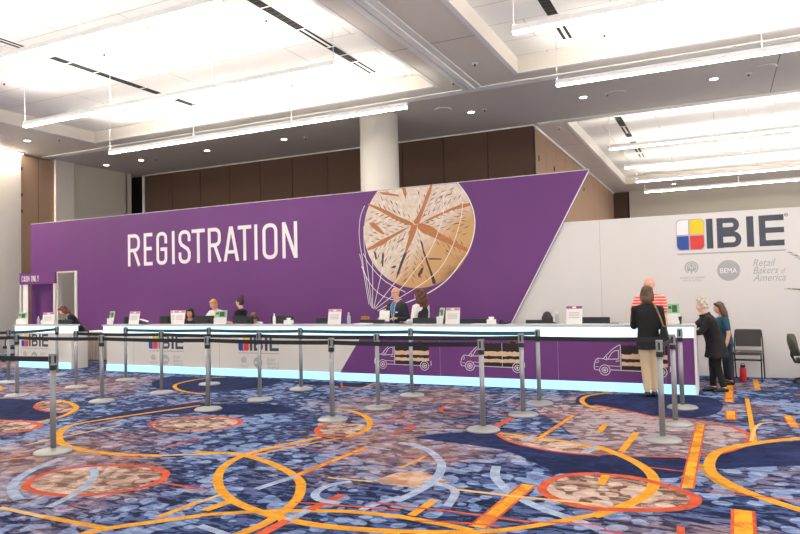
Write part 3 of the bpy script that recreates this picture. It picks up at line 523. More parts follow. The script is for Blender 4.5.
slot(-6.6,[(8.0,8.85,'dense'),(8.9,9.9,'dense'),(9.95,10.9,'two'),(10.95,11.4,'dense'),(11.45,11.85,'dense'),(11.9,12.67,'two')],'dark slot air diffuser above the lettering, next to the tray edge')
slot(-2.45,[(9.6,10.5,'two'),(10.55,11.5,'dense'),(11.98,12.75,'two')],'short dark slot air diffuser in the right ceiling tray')
slot(-2.43,[(19.4,20.6,'dense'),(20.7,21.6,'two'),(21.65,22.2,'dense'),(23.0,23.6,'dense'),(23.7,24.9,'two'),(25.2,26.0,'two'),(27.6,28.3,'dense')],'dark slot air diffuser in the far ceiling tray')

# ------------------------------------------------------------------ small ceiling fittings
def downlight(x,y,label):
    t=thing('downlight',label,'lamp',(x,y,ZS),0,'recessed downlights')
    b=MB(); b.lathe([(.085,-.012),(.11,-.008),(.11,0)],(0,0,0),20); b.build('trim_ring','ceiling_trim',t)
    b=MB(); b.lathe([(.08,-.016),(.08,-.012)],(0,0,0),20); b.build('lens','lamp_spot',t)
for x,y,l in ((-17.24,12.2,'small round recessed downlight near the white left wall'),(-18.3,15.76,'small recessed downlight above the beige wall corner'),
            (-16.74,15.78,'small recessed downlight left of the lettering, over the dark wall gap'),(-13.98,15.76,'small recessed downlight over the left part of the brown wall'),
            (-11.13,15.75,'small recessed downlight over the middle of the brown wall'),(-8.4,15.75,'small recessed downlight behind the round column'),(-5.47,15.76,'small recessed downlight right of the round column'),
            (-2.74,15.87,'small recessed downlight right of the dark track, above the purple wall tip'),(.03,15.9,'small recessed downlight above the wall logo'),
            (-1.7,31.6,'small recessed downlight beyond the far tray')): downlight(x,y,l)
def sprinkler(x,y,z,label):
    t=thing('ceiling_sprinkler',label,'sprinkler',(x,y,z),0,'fire sprinklers')
    b=MB(); b.lathe([(.06,-.012),(.06,0)],(0,0,0),14); b.build('escutcheon','ceiling_trim',t)
    b=MB(); b.lathe([(.022,-.05),(.028,-.045),(.01,-.03),(.018,-.012)],(0,0,0),10); b.build('head','black_plastic',t)
SPK=[(-10.6,9.1,ZT,'left of the long strip light, near the front'),(-13.9,9.3,ZT,'by the left end of the second strip light'),(-13.4,12.1,ZT,'in the left tray by the back strip light'),(-8.6,12.5,ZT,'over the middle of the back strip light'),
     (-6.9,9.3,ZT,'beside the right end of the second strip light'),(-16.4,12.55,ZS,'by the white wall downlight'),(-5.0,13.3,ZS,'at the end of the ceiling beam, left of its track'),(-4.2,12.4,ZS,'on the ceiling beam, right of its track'),
     (-5.1,15.7,ZS,'beside the downlight right of the column'),(-2.2,15.9,ZS,'beside the downlight above the purple tip'),(.7,15.9,ZS,'beside the downlight above the wall logo'),(-1.8,12.9,ZT,'at the back edge of the right tray'),
     (-3.9,18.6,ZS,'on the far soffit near the corner of the brown wall'),(-10.5,15.9,ZS,'beside the downlight over the brown wall'),(-16.2,15.9,ZS,'beside the downlight over the dark gap')]
for x,y,z,l in SPK: sprinkler(x,y,z,'small dark ceiling sprinkler '+l)
def speaker(x,y,label):
    t=thing('ceiling_speaker',label,'speaker',(x,y,ZS),0,'round ceiling speakers')
    b=MB(); b.lathe([(.20,-.012),(.22,-.006),(.22,0)],(0,0,0),28); b.build('rim','ceiling_trim',t)
    b=MB(); b.lathe([(.19,-.016),(.195,-.012)],(0,0,0),28); b.build('grille','soffit_white',t)
speaker(-6.0,15.2,'round white ceiling speaker just right of the column'); speaker(-2.0,15.95,'round white ceiling speaker above the tip of the purple wall'); speaker(1.0,15.6,'round white ceiling speaker above the wall logo')
speaker(-17.5,11.6,'round white ceiling speaker by the white left wall')
# ------------------------------------------------------------------ display walls
YW=12.45
dw=thing('registration_wall','tall purple display wall with white REGISTRATION lettering and a bread balloon','display wall',(-10,YW,0))
OXW=-10
b=MB()
outline=[(-17.46,0),(-16.31,0),(-16.31,2.28),(-15.66,2.28),(-15.66,0),(-4.11,0),(-2.07,3.69),(-17.46,3.69)]
front=[(x-OXW,0,z) for x,z in outline]; back=[(x-OXW,.045,z) for x,z in outline]
b.poly(front,0); b.poly(back,0)
n=len(outline)
b.add(front+back,[(i,(i+1)%n,n+(i+1)%n,n+i) for i in range(n)],0)
panel=b.build('printed_panel','purple_print',dw,fixn=True)
b=MB(); p=Pen(b,0,0,0)
for x in (-16.47,-15.55,-12.9,-10.1,-7.3,-4.5):
    z0=2.29 if -16.4<x<-15.6 else 0
    p.rect(x-OXW-.004,x-OXW+.004,z0,3.685,0)
b.build('panel_seam','purple_counter',dw)
b=MB(); p=Pen(b,0,0,0); p.stroke([(-4.11-OXW-.012,0.0),(-2.07-OXW-.02,3.68)],.022,0)
b.box(-2.07-OXW-15.38,-2.08-OXW,-.004,.05,3.69,3.70,0)
b.build('edge_strip','white_print',dw)
# lettering
def arc(cx,cy,r,a0,a1,n=6): return [(cx+r*math.cos(math.radians(a0+(a1-a0)*k/n)),cy+r*math.sin(math.radians(a0+(a1-a0)*k/n))) for k in range(n+1)]
def glyph(ch,W,H,r):
    if ch=='R': return [[(0,0),(0,H)],[(0,H)]+arc(W-r,H-r,r,90,0)+arc(W-r,.49*H+r,r,0,-90)+[(0,.49*H)],[(W*.52,.49*H),(W,0)]]
    if ch=='E': return [[(W,H),(0,H),(0,0),(W,0)],[(0,.52*H),(W*.88,.52*H)]]
    if ch=='G': return [[(W,.72*H)]+arc(W-r,H-r,r,0,90)+arc(r,H-r,r,90,180)+arc(r,r,r,180,270)+arc(W-r,r,r,270,360)+[(W,.47*H),(W*.5,.47*H)]]
    if ch=='I': return [[(W/2,0),(W/2,H)]]
    if ch=='S': return [[(W,.74*H)]+arc(W-r,H-r,r,0,90)+arc(r,H-r,r,90,180)+[(0,.70*H),(W*.16,.58*H),(W*.84,.42*H),(W,.30*H)]+arc(W-r,r,r,0,-90)+arc(r,r,r,270,180)+[(0,.26*H)]]
    if ch=='T': return [[(0,H),(W,H)],[(W/2,0),(W/2,H)]]
    if ch=='A': return [[(0,0),(W/2,H),(W,0)],[(W*.14,.27*H),(W*.86,.27*H)]]
    if ch=='O': return [arc(W-r,H-r,r,0,90)+arc(r,H-r,r,90,180)+arc(r,r,r,180,270)+arc(W-r,r,r,270,360)+[(W,H-r)]]
    if ch=='N': return [[(0,0),(0,H),(W,0),(W,H)]]
    if ch=='C': return [[(W,.72*H)]+arc(W-r,H-r,r,0,90)+arc(r,H-r,r,90,180)+arc(r,r,r,180,270)+arc(W-r,r,r,270,360)+[(W,.28*H)]]
    if ch=='H': return [[(0,0),(0,H)],[(W,0),(W,H)],[(0,.5*H),(W,.5*H)]]
    if ch=='L': return [[(0,H),(0,0),(W,0)]]
    if ch=='Y': return [[(0,H),(W/2,.45*H),(W,H)],[(W/2,.45*H),(W/2,0)]]
def letters(pen,txt,boxes,z0,z1,t,mi):
    for ch,(a,bx) in zip(txt,boxes):
        W=bx-a-t; H=z1-z0-t
        if ch=='A':
            xm=(a+bx)/2; k=t*.62
            pen.fill([(a,z0),(a+t*1.02,z0),(xm,z0+(z1-z0)*.80),(bx-t*1.02,z0),(bx,z0),(xm+k,z1),(xm-k,z1)],mi)
            pen.rect(a+(bx-a)*.2,bx-(bx-a)*.2,z0+(z1-z0)*.22,z0+(z1-z0)*.22+t*.9,mi); continue
        if ch=='N':
            pen.rect(a,a+t,z0,z1,mi); pen.rect(bx-t,bx,z0,z1,mi); pen.fill([(a,z1),(a+t*1.1,z1),(bx,z0),(bx-t*1.1,z0)],mi); continue
        for q in glyph(ch,max(W,.001),H,min(W*.42,H*.2)):
            if ch=='O': pen.stroke([(a+t/2+x,z0+t/2+y) for x,y in q[:-1]],t,mi,True); continue
            q=[(a+t/2+x,z0+t/2+y) for x,y in q]
            # square ends
            d0=(Vector(q[0])-Vector(q[1])).normalized()*t/2; d1=(Vector(q[-1])-Vector(q[-2])).normalized()*t/2
            q[0]=(q[0][0]+d0.x,q[0][1]+d0.y); q[-1]=(q[-1][0]+d1.x,q[-1][1]+d1.y)
            pen.stroke(q,t,mi)
b=MB(); p=Pen(b,-OXW,0,0).on(1)
letters(p,'REGISTRATION',REG,2.36,3.18,.088,0)
b.build('lettering','white_print',dw)
# bread balloon
def bread():
    n=NT('bread_print',.7,.2); x,y,z=n.xyz(); v=n.coords()
    f=n.noise(v,3.5,5,.65)
    h=n.math('ADD',n.math('MULTIPLY',z,1.0/K),n.math('ADD',n.math('MULTIPLY',x,-.8/K),.35))     # printed loaf is floury on top, baked brown at its lower right
    h=n.math('ADD',h,n.math('MULTIPLY',n.math('SUBTRACT',f.outputs['Fac'],.5),.55))
    flour=n.mix(n.step(n.noise(v,9,5,.7).outputs['Fac'],.35,.7),L3(216,196,178),L3(240,230,220))
    c=n.mix(n.step(h,.75,1.35),L3(206,164,116),flour)
    c=n.mix(n.step(h,-.15,.38),L3(122,84,58),c)
    return n.out(c)
# loaf origin sits on the balloon centre line, so its own object coordinates start at z=0
BX,BZ,BR=-5.555,2.83,1.235
pts=[]
for i in range(96):
    a=2*PI*i/96; z=BZ+BR*.985*math.sin(a); x=BX+BR*math.cos(a)
    if z<=3.683: pts.append((x,z))
xc=math.sqrt(BR**2-((3.683-BZ)/.985)**2)
pts.sort(key=lambda q: math.atan2(q[1]-BZ,q[0]-BX))
k=next(i for i,q in enumerate(pts) if math.atan2(q[1]-BZ,q[0]-BX)>PI/2)
pts=pts[:k]+[(BX+xc,3.683),(BX-xc,3.683)]+pts[k:]
bread()
b=MB(); p=Pen(b,-BX,0,-1.6+0).on(1); p.fill(pts,0)
loaf=b.build('bread_balloon','bread_print',dw,loc=(BX-OXW,0,1.6))
cx0,cz0=-BX,-1.6
mat('crust_orange',(182,116,72),.7,noise_amt=.35,noise_scale=14); mat('crust_dark',(62,44,40),.7,noise_amt=.3,noise_scale=12); mat('crust_mid',(138,96,70),.7)
b=MB(); p=Pen(b,cx0,0,cz0).on(4)
for q in CRACKS: p.fill(q,0)
b.build('score_mark','crust_orange',loaf)
b=MB(); p=Pen(b,cx0,0,cz0).on(3)
for q in DARK: p.fill(q,0)
b.build('dark_score_mark','crust_dark',loaf)
# herringbone nicks between the long scores
b=MB(); p=Pen(b,cx0,0,cz0).on(2)
rng=random.Random(11)
C0=(-5.56,2.93)
rays=[62,22,-20,-100,-158,-202]      # directions of the long scores
segs=[]
for a in rays:
    for side in (-1,1):
        for k in range(1,10):
            d=.10+.12*k
            for lane in (0,1,2):
                off=.09+.15*lane
                if off>d*.52: continue
                base=math.radians(a); px=C0[0]+d*math.cos(base)-side*off*math.sin(base); pz=C0[1]+d*math.sin(base)+side*off*math.cos(base)
                th=base+side*math.radians(38+rng.uniform(-8,8)); ln=rng.uniform(.11,.17)
                segs.append((px,pz,th,ln))
for px,pz,th,ln in segs:
    a=(px-math.cos(th)*ln/2,pz-math.sin(th)*ln/2); e=(px+math.cos(th)*ln/2,pz+math.sin(th)*ln/2); m=((a[0]+e[0])/2,(a[1]+e[1])/2)
    if any((q[0]-BX)**2+((q[1]-BZ)/.985)**2>(BR*.96)**2 or q[1]>3.66 for q in (a,e)): continue
    wd=rng.uniform(.012,.026)
    p.stroke([a,m,e],[.002,wd,.002],rng.choice((0,0,0,1)))
b.build('nicks',['crust_mid','crust_dark'],loaf)
b=MB(); p=Pen(b,-OXW,0,0).on(6)
for i,q in enumerate(NET): p.stroke(smooth_line(q,False,6),.022 if i==0 else .013,0)
b.build('balloon_net','white_print',dw)
b=MB(); p=Pen(b,-OXW,0,0).on(5)
for q in BASKET: p.fill(q,0)
b.build('balloon_basket','crust_orange',dw)

# doorway in the purple wall
b=MB(); b.box(-.075,0,-.03,.10,0,2.3,0); b.box(.65,.73,-.03,.10,0,2.3,0); b.box(-.075,.73,-.012,.10,2.28,2.32,0)
for z in (.5,1.35,1.85,2.1): b.lathe([(.012,-.002),(.012,.004)],(-.037,-.03,z),8,1)
dr=thing('door_frame','narrow doorway frame in the purple wall behind the cash counter','door frame',(-16.31,YW,0))
b.build('jambs',['counter_white','black_plastic'],dr)
dl=thing('open_door','purple door leaf standing open inside the narrow doorway','door',(-15.66,YW+.12,0),math.radians(-18))
b=MB(); b.box(-.04,0,0,.62,.01,2.25); b.build('leaf','purple_counter',dl)
b=MB(); b.rbox(-.085,-.06,.06,.09,1.45,1.75,.01); b.box(-.075,-.04,.065,.085,1.48,1.5); b.box(-.075,-.04,.065,.085,1.7,1.72); b.build('handle','white_plastic',dl)

# cash only fascia
cs=thing('cash_only_sign','purple overhead sign reading CASH ONLY above the small counter','sign',(-17.48,12.12,0))
b=MB(); b.box(0,1.44,0,.06,1.99,2.30,0); b.build('fascia','purple_counter',cs)
b=MB(); b.box(0,.05,.005,.055,0,1.99,0); b.build('post','counter_white',cs); b=MB(); b.box(1.37,1.44,.005,.055,0,1.99,0); b.build('post','counter_white',cs)
b=MB(); b.box(.10,.30,.03,.045,.0,1.99,0); b.build('side_panel','white_print',cs)
b=MB(); p=Pen(b,0,0,0); W=.065; x=.10; bxs=[]
for ch in 'CASH ONLY':
    if ch==' ': x+=.06; continue
    bxs.append((x,x+W)); x+=W+.018
letters(p,'CASHONLY',bxs,2.065,2.22,.016,0); b.build('lettering','white_print',cs)

# ------------------------------------------------------------------ printed show logo
LOGO_M=['logo_slate','logo_white','logo_yellow','logo_blue','logo_red','logo_grey','logo_outline']
def logo(pen,W,detail=True):
    """W = width of the whole mark; drawn from its lower left rule upward and downward"""
    s=W/615.                      # survey of the mark: 615 wide
    kx=s; kz=s*1.12
    def U(x,y): return ((x-98)*kx,(310-y)*kz)
    def R(x0,x1,y0,y1,mi): 
        a=U(x0,y1); c=U(x1,y0); pen.rect(a[0],c[0],a[1],c[1],mi)
    def quad(x0,x1,y0,y1,corner,mi):
        r=26; P=[]
        for cn,(px,py) in enumerate(((x0,y0),(x1,y0),(x1,y1),(x0,y1))):
            if cn==corner:
                cx=px+(r if cn in (0,3) else -r); cy=py+(r if cn in (0,1) else -r); st={0:180,1:270,2:0,3:90}[cn]
                P+=[(cx+r*math.cos(math.radians(st+90*k/6)),cy+r*math.sin(math.radians(st+90*k/6))) for k in range(7)]
            else: P.append((px,py))
        pen.fill([U(*q) for q in P],mi)
    pen.on(0)
    for x0,x1,y0,y1,c in ((94,172,108,200,0),(173,262,108,200,1),(173,262,201,288,2),(94,172,201,288,3)): quad(x0,x1,y0,y1,c,6)
    pen.on(1)
    for x0,x1,y0,y1,c,mi in ((98,168,112,196,0,1),(177,258,112,196,1,2),(177,258,205,284,2,4),(98,168,205,284,3,3)): quad(x0,x1,y0,y1,c,mi)
    R(274,312,112,283,0)
    R(335,370,112,283,0)
    for (y0,y1) in ((112,196),(190,283)):
        h=(y1-y0); r=h/2-16; xr=447 if y0==112 else 457
        pts=[(368,y0+16)]+[(xr-r+ (r)*math.cos(math.radians(t)),(y0+y1)/2+(h/2-16)*math.sin(math.radians(t))) for t in range(-90,91,15)]+[(368,y1-16)]
        pen.stroke([U(*q) for q in pts],32*s,0)
    R(503,543,112,283,0)
    R(572,608,112,283,0)
    for y0,y1 in ((112,144),(181,211),(251,283)): R(606,708,y0,y1,0)
    if detail: 
        a=U(722,116); pen.ring(a[0],a[1],9*s,3*s,0,14); pen_text(pen,'R',a[0]-4*s,a[0]+4*s,a[1]-5*s,a[1]+5*s,0)
    R(98,713,305,313,5)
    # the three partner marks underneath
    c=U(178,388)
    for k,(r0,) in enumerate(((38,),(26,),(14,))): 
        pen.stroke([(c[0]+r0*s*math.cos(math.radians(t)),c[1]+r0*s*math.sin(math.radians(t))) for t in range(-60,241,20)],7*s,5)
    pen.stroke([(c[0]-20*s,c[1]-6*s),(c[0],c[1]-26*s),(c[0]+20*s,c[1]-6*s)],7*s,5); pen.stroke([(c[0],c[1]+30*s),(c[0],c[1]-40*s)],6*s,5)
    a=U(106,452); e=U(256,440); pen_text(pen,'AMERICAN BAKERS',a[0],e[0],a[1],e[1],5)
    a=U(124,468); e=U(238,457); pen_text(pen,'ASSOCIATION',a[0],e[0],a[1],e[1],5)
    c=U(393,411); pen.disc(c[0],c[1],66*s,5)
    a=U(346,426); e=U(440,398); pen.on(2); pen_text(pen,'BEMA',a[0],e[0],a[1],e[1],1); pen.on(1)
    for txt,x0,x1,y0,y1 in (('Retail',530,655,393,354),('Bakers',530,668,435,396),('of',680,708,436,408),('America',528,706,476,437)):
        a=U(x0,y1); e=U(x1,y0); pen_text(pen,txt,a[0],e[0],min(a[1],e[1]),max(a[1],e[1]),5,.35)

ww=thing('logo_wall','white display wall with a large colourful IBIE logo','display wall',(0,YW+.05,0))
b=MB(); b.box(-4.3,6.5,0,.10,0,2.765); b.build('fabric_panel','white_fabric_wall',ww,bevel=.006)
b=MB(); p=Pen(b,-.655,0,2.075); logo(p,1.63); b.build('printed_logo',LOGO_M,ww)
b=MB()
for x in (-1.95,2.0): b.box(x-.002,x+.002,-.001,0,.01,2.755)
b.build('panel_seam','seam_grey',ww)

# ------------------------------------------------------------------ counters
YC=10.3
def counter(name,label,x0,x1,led0,led1,depth,over,top=.32):
    t=thing(name,label,'counter',((x0+x1)/2,YC,0)); c=(x0+x1)/2
    a,e=x0-c,x1-c
    b=MB(); b.box(a,e,.012,depth,.0,.80,0); b.build('body','counter_white',t)
    b=MB(); b.box(a,e,.012,depth,0,.02); 
    b=MB(); b.box(a-over[0]+.02,e+over[1]-.02,0,top-.04,.80,.955,0); b.build('lit_fascia','led_white',t)
    b=MB(); b.box(a-over[0],e+over[1],-.03,top,.955,.99,0); b.build('ledge','counter_top',t,bevel=.006)
    b=MB(); b.box(led0-c,led1-c,-.004,.012,.0,.135,0); b.build('lit_base','led_cyan',t)
    return t,c
main,mc=counter('registration_counter','long white and purple registration counter with glowing top and base bands',-12.0,-.37,-12.0,-.38,.50,(.11,.02))
b=MB(); b.box(-12.0-mc,-.37-mc,.50,1.05,.70,.735); b.build('work_desk','desk_grey',main)
b=MB(); b.box(-.37-mc,-.34-mc,-.006,.62,0,.955); b.build('end_panel','white_print',main)
b=MB(); b.box(-12.0-mc,-11.96-mc,.5,1.0,0,.70); b.box(-.42-mc,-.38-mc,.5,1.0,0,.70); b.box(-6.2-mc,-6.16-mc,.5,1.0,0,.70); b.build('desk_support','counter_white',main)
# purple graphic on the right part of the front
b=MB(); p=Pen(b,-mc,.012,0); p.fill([(-6.17,.135),(-.375,.135),(-.375,.80),(-5.71,.80)],0)
graphic=b.build('purple_graphic','purple_counter',main)
b=MB(); p=Pen(b,-mc,.012,0).on(2)
for x in (-4.24,-2.29,-.76,-8.9,-11.2): p.rect(x-.003,x+.003,.137,.80,0)
b.build('panel_seam','seam_grey',main)
mat('cake_dark',(36,25,24),.7,noise_amt=.35,noise_scale=26); mat('cake_cream',(226,190,156),.7,noise_amt=.15,noise_scale=22); mat('cake_plain',(112,70,60),.7)
def van(x,z):
    b=MB(); p=Pen(b,x-mc,.012,z).on(3); s=1.07/510.; k=s*.98
    U=lambda a,c:((a-98)*s,(322-c)*k)
    S=lambda pts,w=4.2:p.stroke([U(*q) for q in pts],w*s,0)
    S([(284,104),(262,112),(232,134),(190,176),(165,205),(128,202),(112,218),(104,240),(100,268),(104,284),(138,288)])
    S([(196,208),(226,160),(246,146),(272,143),(270,205),(196,208)]); S([(284,104),(284,280)]); S([(165,205),(190,212),(188,188)])
    S([(214,284),(520,290)]); S([(602,288),(606,284),(606,250)]); S([(112,236),(132,230),(128,210)],3); S([(200,255),(284,258)],3)
    S([(110,262),(134,264)],3); S([(250,222),(276,218)],4)
    for cx,cy in ((174,286),(549,290)):
        c=U(cx,cy)
        p.ring(c[0],c[1],36*s,4.2*s,0,28); p.ring(c[0],c[1],20*s,4*s,0,20); p.disc(c[0],c[1],6*s,0,10)
        for q in range(5):
            th=2*PI*q/5; p.stroke([(c[0]+6*s*math.cos(th),c[1]+6*s*math.sin(th)),(c[0]+19*s*math.cos(th),c[1]+19*s*math.sin(th))],3*s,0)
    o=b.build('van_outline','white_print',graphic)
    b=MB(); p=Pen(b,x-mc,.012,z).on(2); rr=random.Random(int(x*10))
    rows=[(106,174,1),(170,204,2),(200,232,1),(228,254,2),(250,284,1)]
    for y0,y1,mi in rows:
        p.on(2+(mi==2)); N=16; top=[(290+(590-290)*i/N,y0+rr.uniform(-5,5)) for i in range(N+1)]; bot=[(290+(590-290)*i/N,y1+rr.uniform(-3,3)) for i in range(N+1)]
        p.fill([U(*q) for q in top+bot[::-1]],mi-1)
    p.on(5); p.rect(*[U(433,0)[0],U(436,0)[0],U(0,286)[1],U(0,104)[1]],2)
    b.build('layer_cake',['cake_dark','cake_cream','white_print'],o)
    b=MB(); p=Pen(b,x-mc,.012,z).on(3)
    for cx,cy,r in ((500,92,16),(520,84,18),(540,94,14),(512,102,14),(530,104,12)):
        c=U(cx,cy); p.disc(c[0],c[1],r*s,0 if cx%20 else 1,12)
    b.build('fruit_topping',['cake_dark','cake_plain'],o)
van(-5.47,.235); van(-3.88,.245); van(-1.76,.24)
for x in (-10.77,-8.43):
    b=MB(); p=Pen(b,x-mc,.012,.445); logo(p,.95,False); b.build('printed_logo',LOGO_M,main)
left,lc=counter('cash_counter','short white counter with glowing top band under the cash only sign',-15.02,-13.1,-15.02,-13.13,.43,(.02,.02),.22)
b=MB(); p=Pen(b,-14.8-lc,.012,.44); logo(p,.93,False); b.build('printed_logo',LOGO_M,left)
b=MB(); b.box(-15.02-lc,-13.68-lc,.43,.9,.70,.735); b.box(-15.02-lc,-14.98-lc,.43,.88,0,.7); b.box(-13.74-lc,-13.70-lc,.43,.88,0,.7); b.build('work_desk','desk_grey',left)

# draped table seen through the gap between the counters
b=MB()
t=thing('draped_table','low table under a pleated grey cloth between the two counters','table',(-13.6,12.08,0))
N=120
top=[];bot=[]
for i in range(N+1):
    x=-1.15+2.3*i/N; a=.018*math.sin(i*1.05)+.008*math.sin(i*2.3)
    bot.append((x,-.27+a*1.6,.03)); top.append((x,-.27+a*.4,.715))
b.add(bot+top,[(i,i+1,N+2+i,N+1+i) for i in range(N)],0)
b.box(-1.15,1.15,-.26,-.255,.03,.71,0)
b.build('skirt','drape_grey',t)
b=MB(); b.box(-1.16,1.16,-.28,.28,.70,.735); b.build('tabletop','paper_white',t,bevel=.004)
for x in (-1.1,1.1):
    for y in (-.22,.22): b=MB(); b.tube([(x,y,0),(x,y,.7)],.018,8); b.build('leg','steel',t)
# ------------------------------------------------------------------ queue posts
def post_parts(t):
    b=MB(); b.lathe([(.185,0),(.185,.012),(.17,.026),(.06,.04),(.034,.05)],(0,0,0),36); o=b.build('base','steel_base',t,smooth=False)
    for p in o.data.polygons: p.use_smooth=len(p.vertices)==4
    b=MB(); b.lathe([(.028,.045),(.028,.86)],(0,0,0),20); o=b.build('post','steel',t)
    for p in o.data.polygons: p.use_smooth=len(p.vertices)==4
    b=MB(); b.rbox(-.033,.033,-.033,.033,.885,1.0,.014); b.rbox(-.03,.03,-.03,.03,.86,.885,.012,1); b.lathe([(.036,.835),(.036,.862)],(0,0,0),20,1)
    hd=b.build('head',['steel','black_plastic'],t)
    b=MB()
    for a in range(4):
        c,s=math.cos(a*PI/2),math.sin(a*PI/2); q=MB(); q.box(-.010,.010,-.036,-.031,.905,.98)
        b.add([(x*c-y*s,x*s+y*c,z) for x,y,z in q.v],q.f,0)
    b.build('belt_slot','black_plastic',hd)
POSTS={'N':(-10.57,7.28),'B':(-8.61,7.30),'C':(-6.48,7.26),'D':(-4.41,7.17),'E':(-2.46,7.2),'F':(-.59,7.32),
 'O':(-12.5,8.44),'P':(-10.47,8.33),'L':(-8.36,8.27),'J':(-6.29,8.17),'I':(-4.25,8.09),'G':(-2.28,8.22),'R':(-.52,8.21),
 'Q':(-12.58,9.55),'M':(-10.36,9.34),'T':(-8.3,9.34),'K':(-6.3,9.28),'U':(-4.27,9.23),'H':(-2.29,9.09),'S':(-.5,9.32),
 'A':(-6.28,4.72),'Z':(-8.35,4.75)}
PL={'N':'first post at left of the nearest queue row','B':'second post from left in the nearest queue row','C':'third post from left in the nearest queue row',
 'D':'fourth post from left in the nearest queue row','E':'nearest queue row, before the middle van drawing','F':'nearest of three posts lined up by the counter end',
 'O':'far left post standing before the left edge of the cash counter','P':'first post of the middle queue row','L':'second post of the middle queue row','J':'third post of the middle queue row',
 'I':'fourth post of the middle queue row, before the left van drawing','G':'fifth post of the middle queue row','R':'middle of three posts lined up by the counter end',
 'Q':'post before the cash counter front','M':'back queue row, at the left end of the long counter','T':'second post of the back queue row','K':'third post of the back queue row',
 'U':'fourth post of the back queue row, before the left van drawing','H':'back queue row, right of the middle van drawing','S':'farthest of three posts lined up by the counter end',
 'A':'single large foreground post standing before the carpet ring at left','Z':'post just beyond the left edge, holding the foreground belt'}
BELTS={'A':[('Z','black_belt')],'N':[('B','black_belt')],'B':[('C','black_belt')],'C':[('D','black_belt')],'D':[('E','black_belt')],'P':[('L','black_belt')],'L':[('J','black_belt')],'J':[('I','black_belt')],'I':[('G','black_belt')],'G':[('R','black_belt')],
 'M':[('T','led_tint_belt')],'T':[('K','led_tint_belt')],'K':[('U','led_tint_belt')],'U':[('H','led_tint_belt')],'O':[('Q','led_tint_belt'),('O2','black_belt')],'F':[('R','black_belt')],'N2':[]}
POSTS['O2']=(-14.4,8.35); POSTS['N2']=(-12.6,7.3)
PL['N2']='post beyond the left edge, holding the nearest row belt'; PL['O2']='post beyond the left edge, holding the belt behind'
BELTS['N'].append(('N2','black_belt'))
POSTS={k:(x*.984,y*.984) for k,(x,y) in POSTS.items()}
master=None
for kx,(x,y) in POSTS.items():
    lab='silver belt stanchion, '+PL[kx]
    if master is None: master=thing('belt_stanchion',lab,'stanchion',(x,y,0),0,'silver queue stanchions'); post_parts(master); t=master; kids=list(t.children)
    else:
        t=master.copy(); COL.objects.link(t); t.location=(x*K,y*K,0); t['label']=lab
        for c in kids:
            d=c.copy(); COL.objects.link(d); d.parent=t
            for g in c.children: h=g.copy(); COL.objects.link(h); h.parent=d
    for to,mt in BELTS.get(kx,[]):
        X,Y=POSTS[to]; v=Vector((X-x,Y-y,0)); L=v.length; d=v/L; nrm=Vector((-d.y,d.x,0)); b=MB(); N=14; rings=[]
        for i in range(N+1):
            f=i/N; q=d*(.034+(L-.068)*f); sag=-.010*4*f*(1-f); h=.026
            rings.append([tuple(q+nrm*a+Vector((0,0,.945+sag+c))) for a,c in ((-.0015,-h),(.0015,-h),(.0015,h),(-.0015,h))])
        b.loft(rings,0); b.build('belt',mt,t)

# ------------------------------------------------------------------ things on the counters
ZL=.99; ZD=.735
def monitor(x,y,zt,wd,label):
    t=thing('computer_monitor',label,'monitor',(x,y,ZD),0,'monitors behind the counter')
    h=wd*.6; z1=zt-ZD
    b=MB(); b.rbox(-wd/2,wd/2,-.022,.022,z1-h,z1,.012,0,'y'); b.box(-wd*.3,wd*.3,-.05,-.02,z1-h*.8,z1-h*.25,0); b.build('case','black_plastic',t)
    b=MB(); b.box(-wd/2+.015,wd/2-.015,.022,.025,z1-h+.02,z1-.015); b.build('screen','screen_black',t)
    b=MB(); b.box(-.02,.02,-.06,-.02,.01,z1-h*.5); b.rbox(-.10,.10,-.10,.06,0,.014,.02); b.build('stand','black_plastic',t)
YM=10.98
for x0,x1,z,l in ((-14.39,-13.90,1.065,'dark monitor back in front of the auburn-haired cashier'),(-12.2,-11.72,1.13,'dark monitor back mostly behind the second leaflet holder'),(-11.12,-10.78,1.14,'dark monitor back left of the double leaflet holders'),
    (-10.12,-9.62,1.14,'dark monitor back in front of the blond woman'),(-9.1,-8.6,1.13,'dark monitor back below the woman with the hair bun'),(-8.14,-7.63,1.13,'dark monitor back behind a slim white bottle'),
    (-7.07,-6.55,1.08,'dark monitor back partly behind the pink-topped card, left of the bald man'),(-6.1,-5.6,1.045,'low dark monitor back at the elbow of the bald man'),(-5.02,-4.4,1.07,'dark monitor back in front of the long-haired woman'),
    (-4.15,-3.62,1.05,'dark monitor back right of the pair of cards'),(-2.95,-2.5,1.03,'dark monitor back in front of the bowed dark head'),(-2.03,-1.6,1.07,'dark monitor back right of the purple-topped card')):
    monitor((x0+x1)/2,YM,z,x1-x0,l)
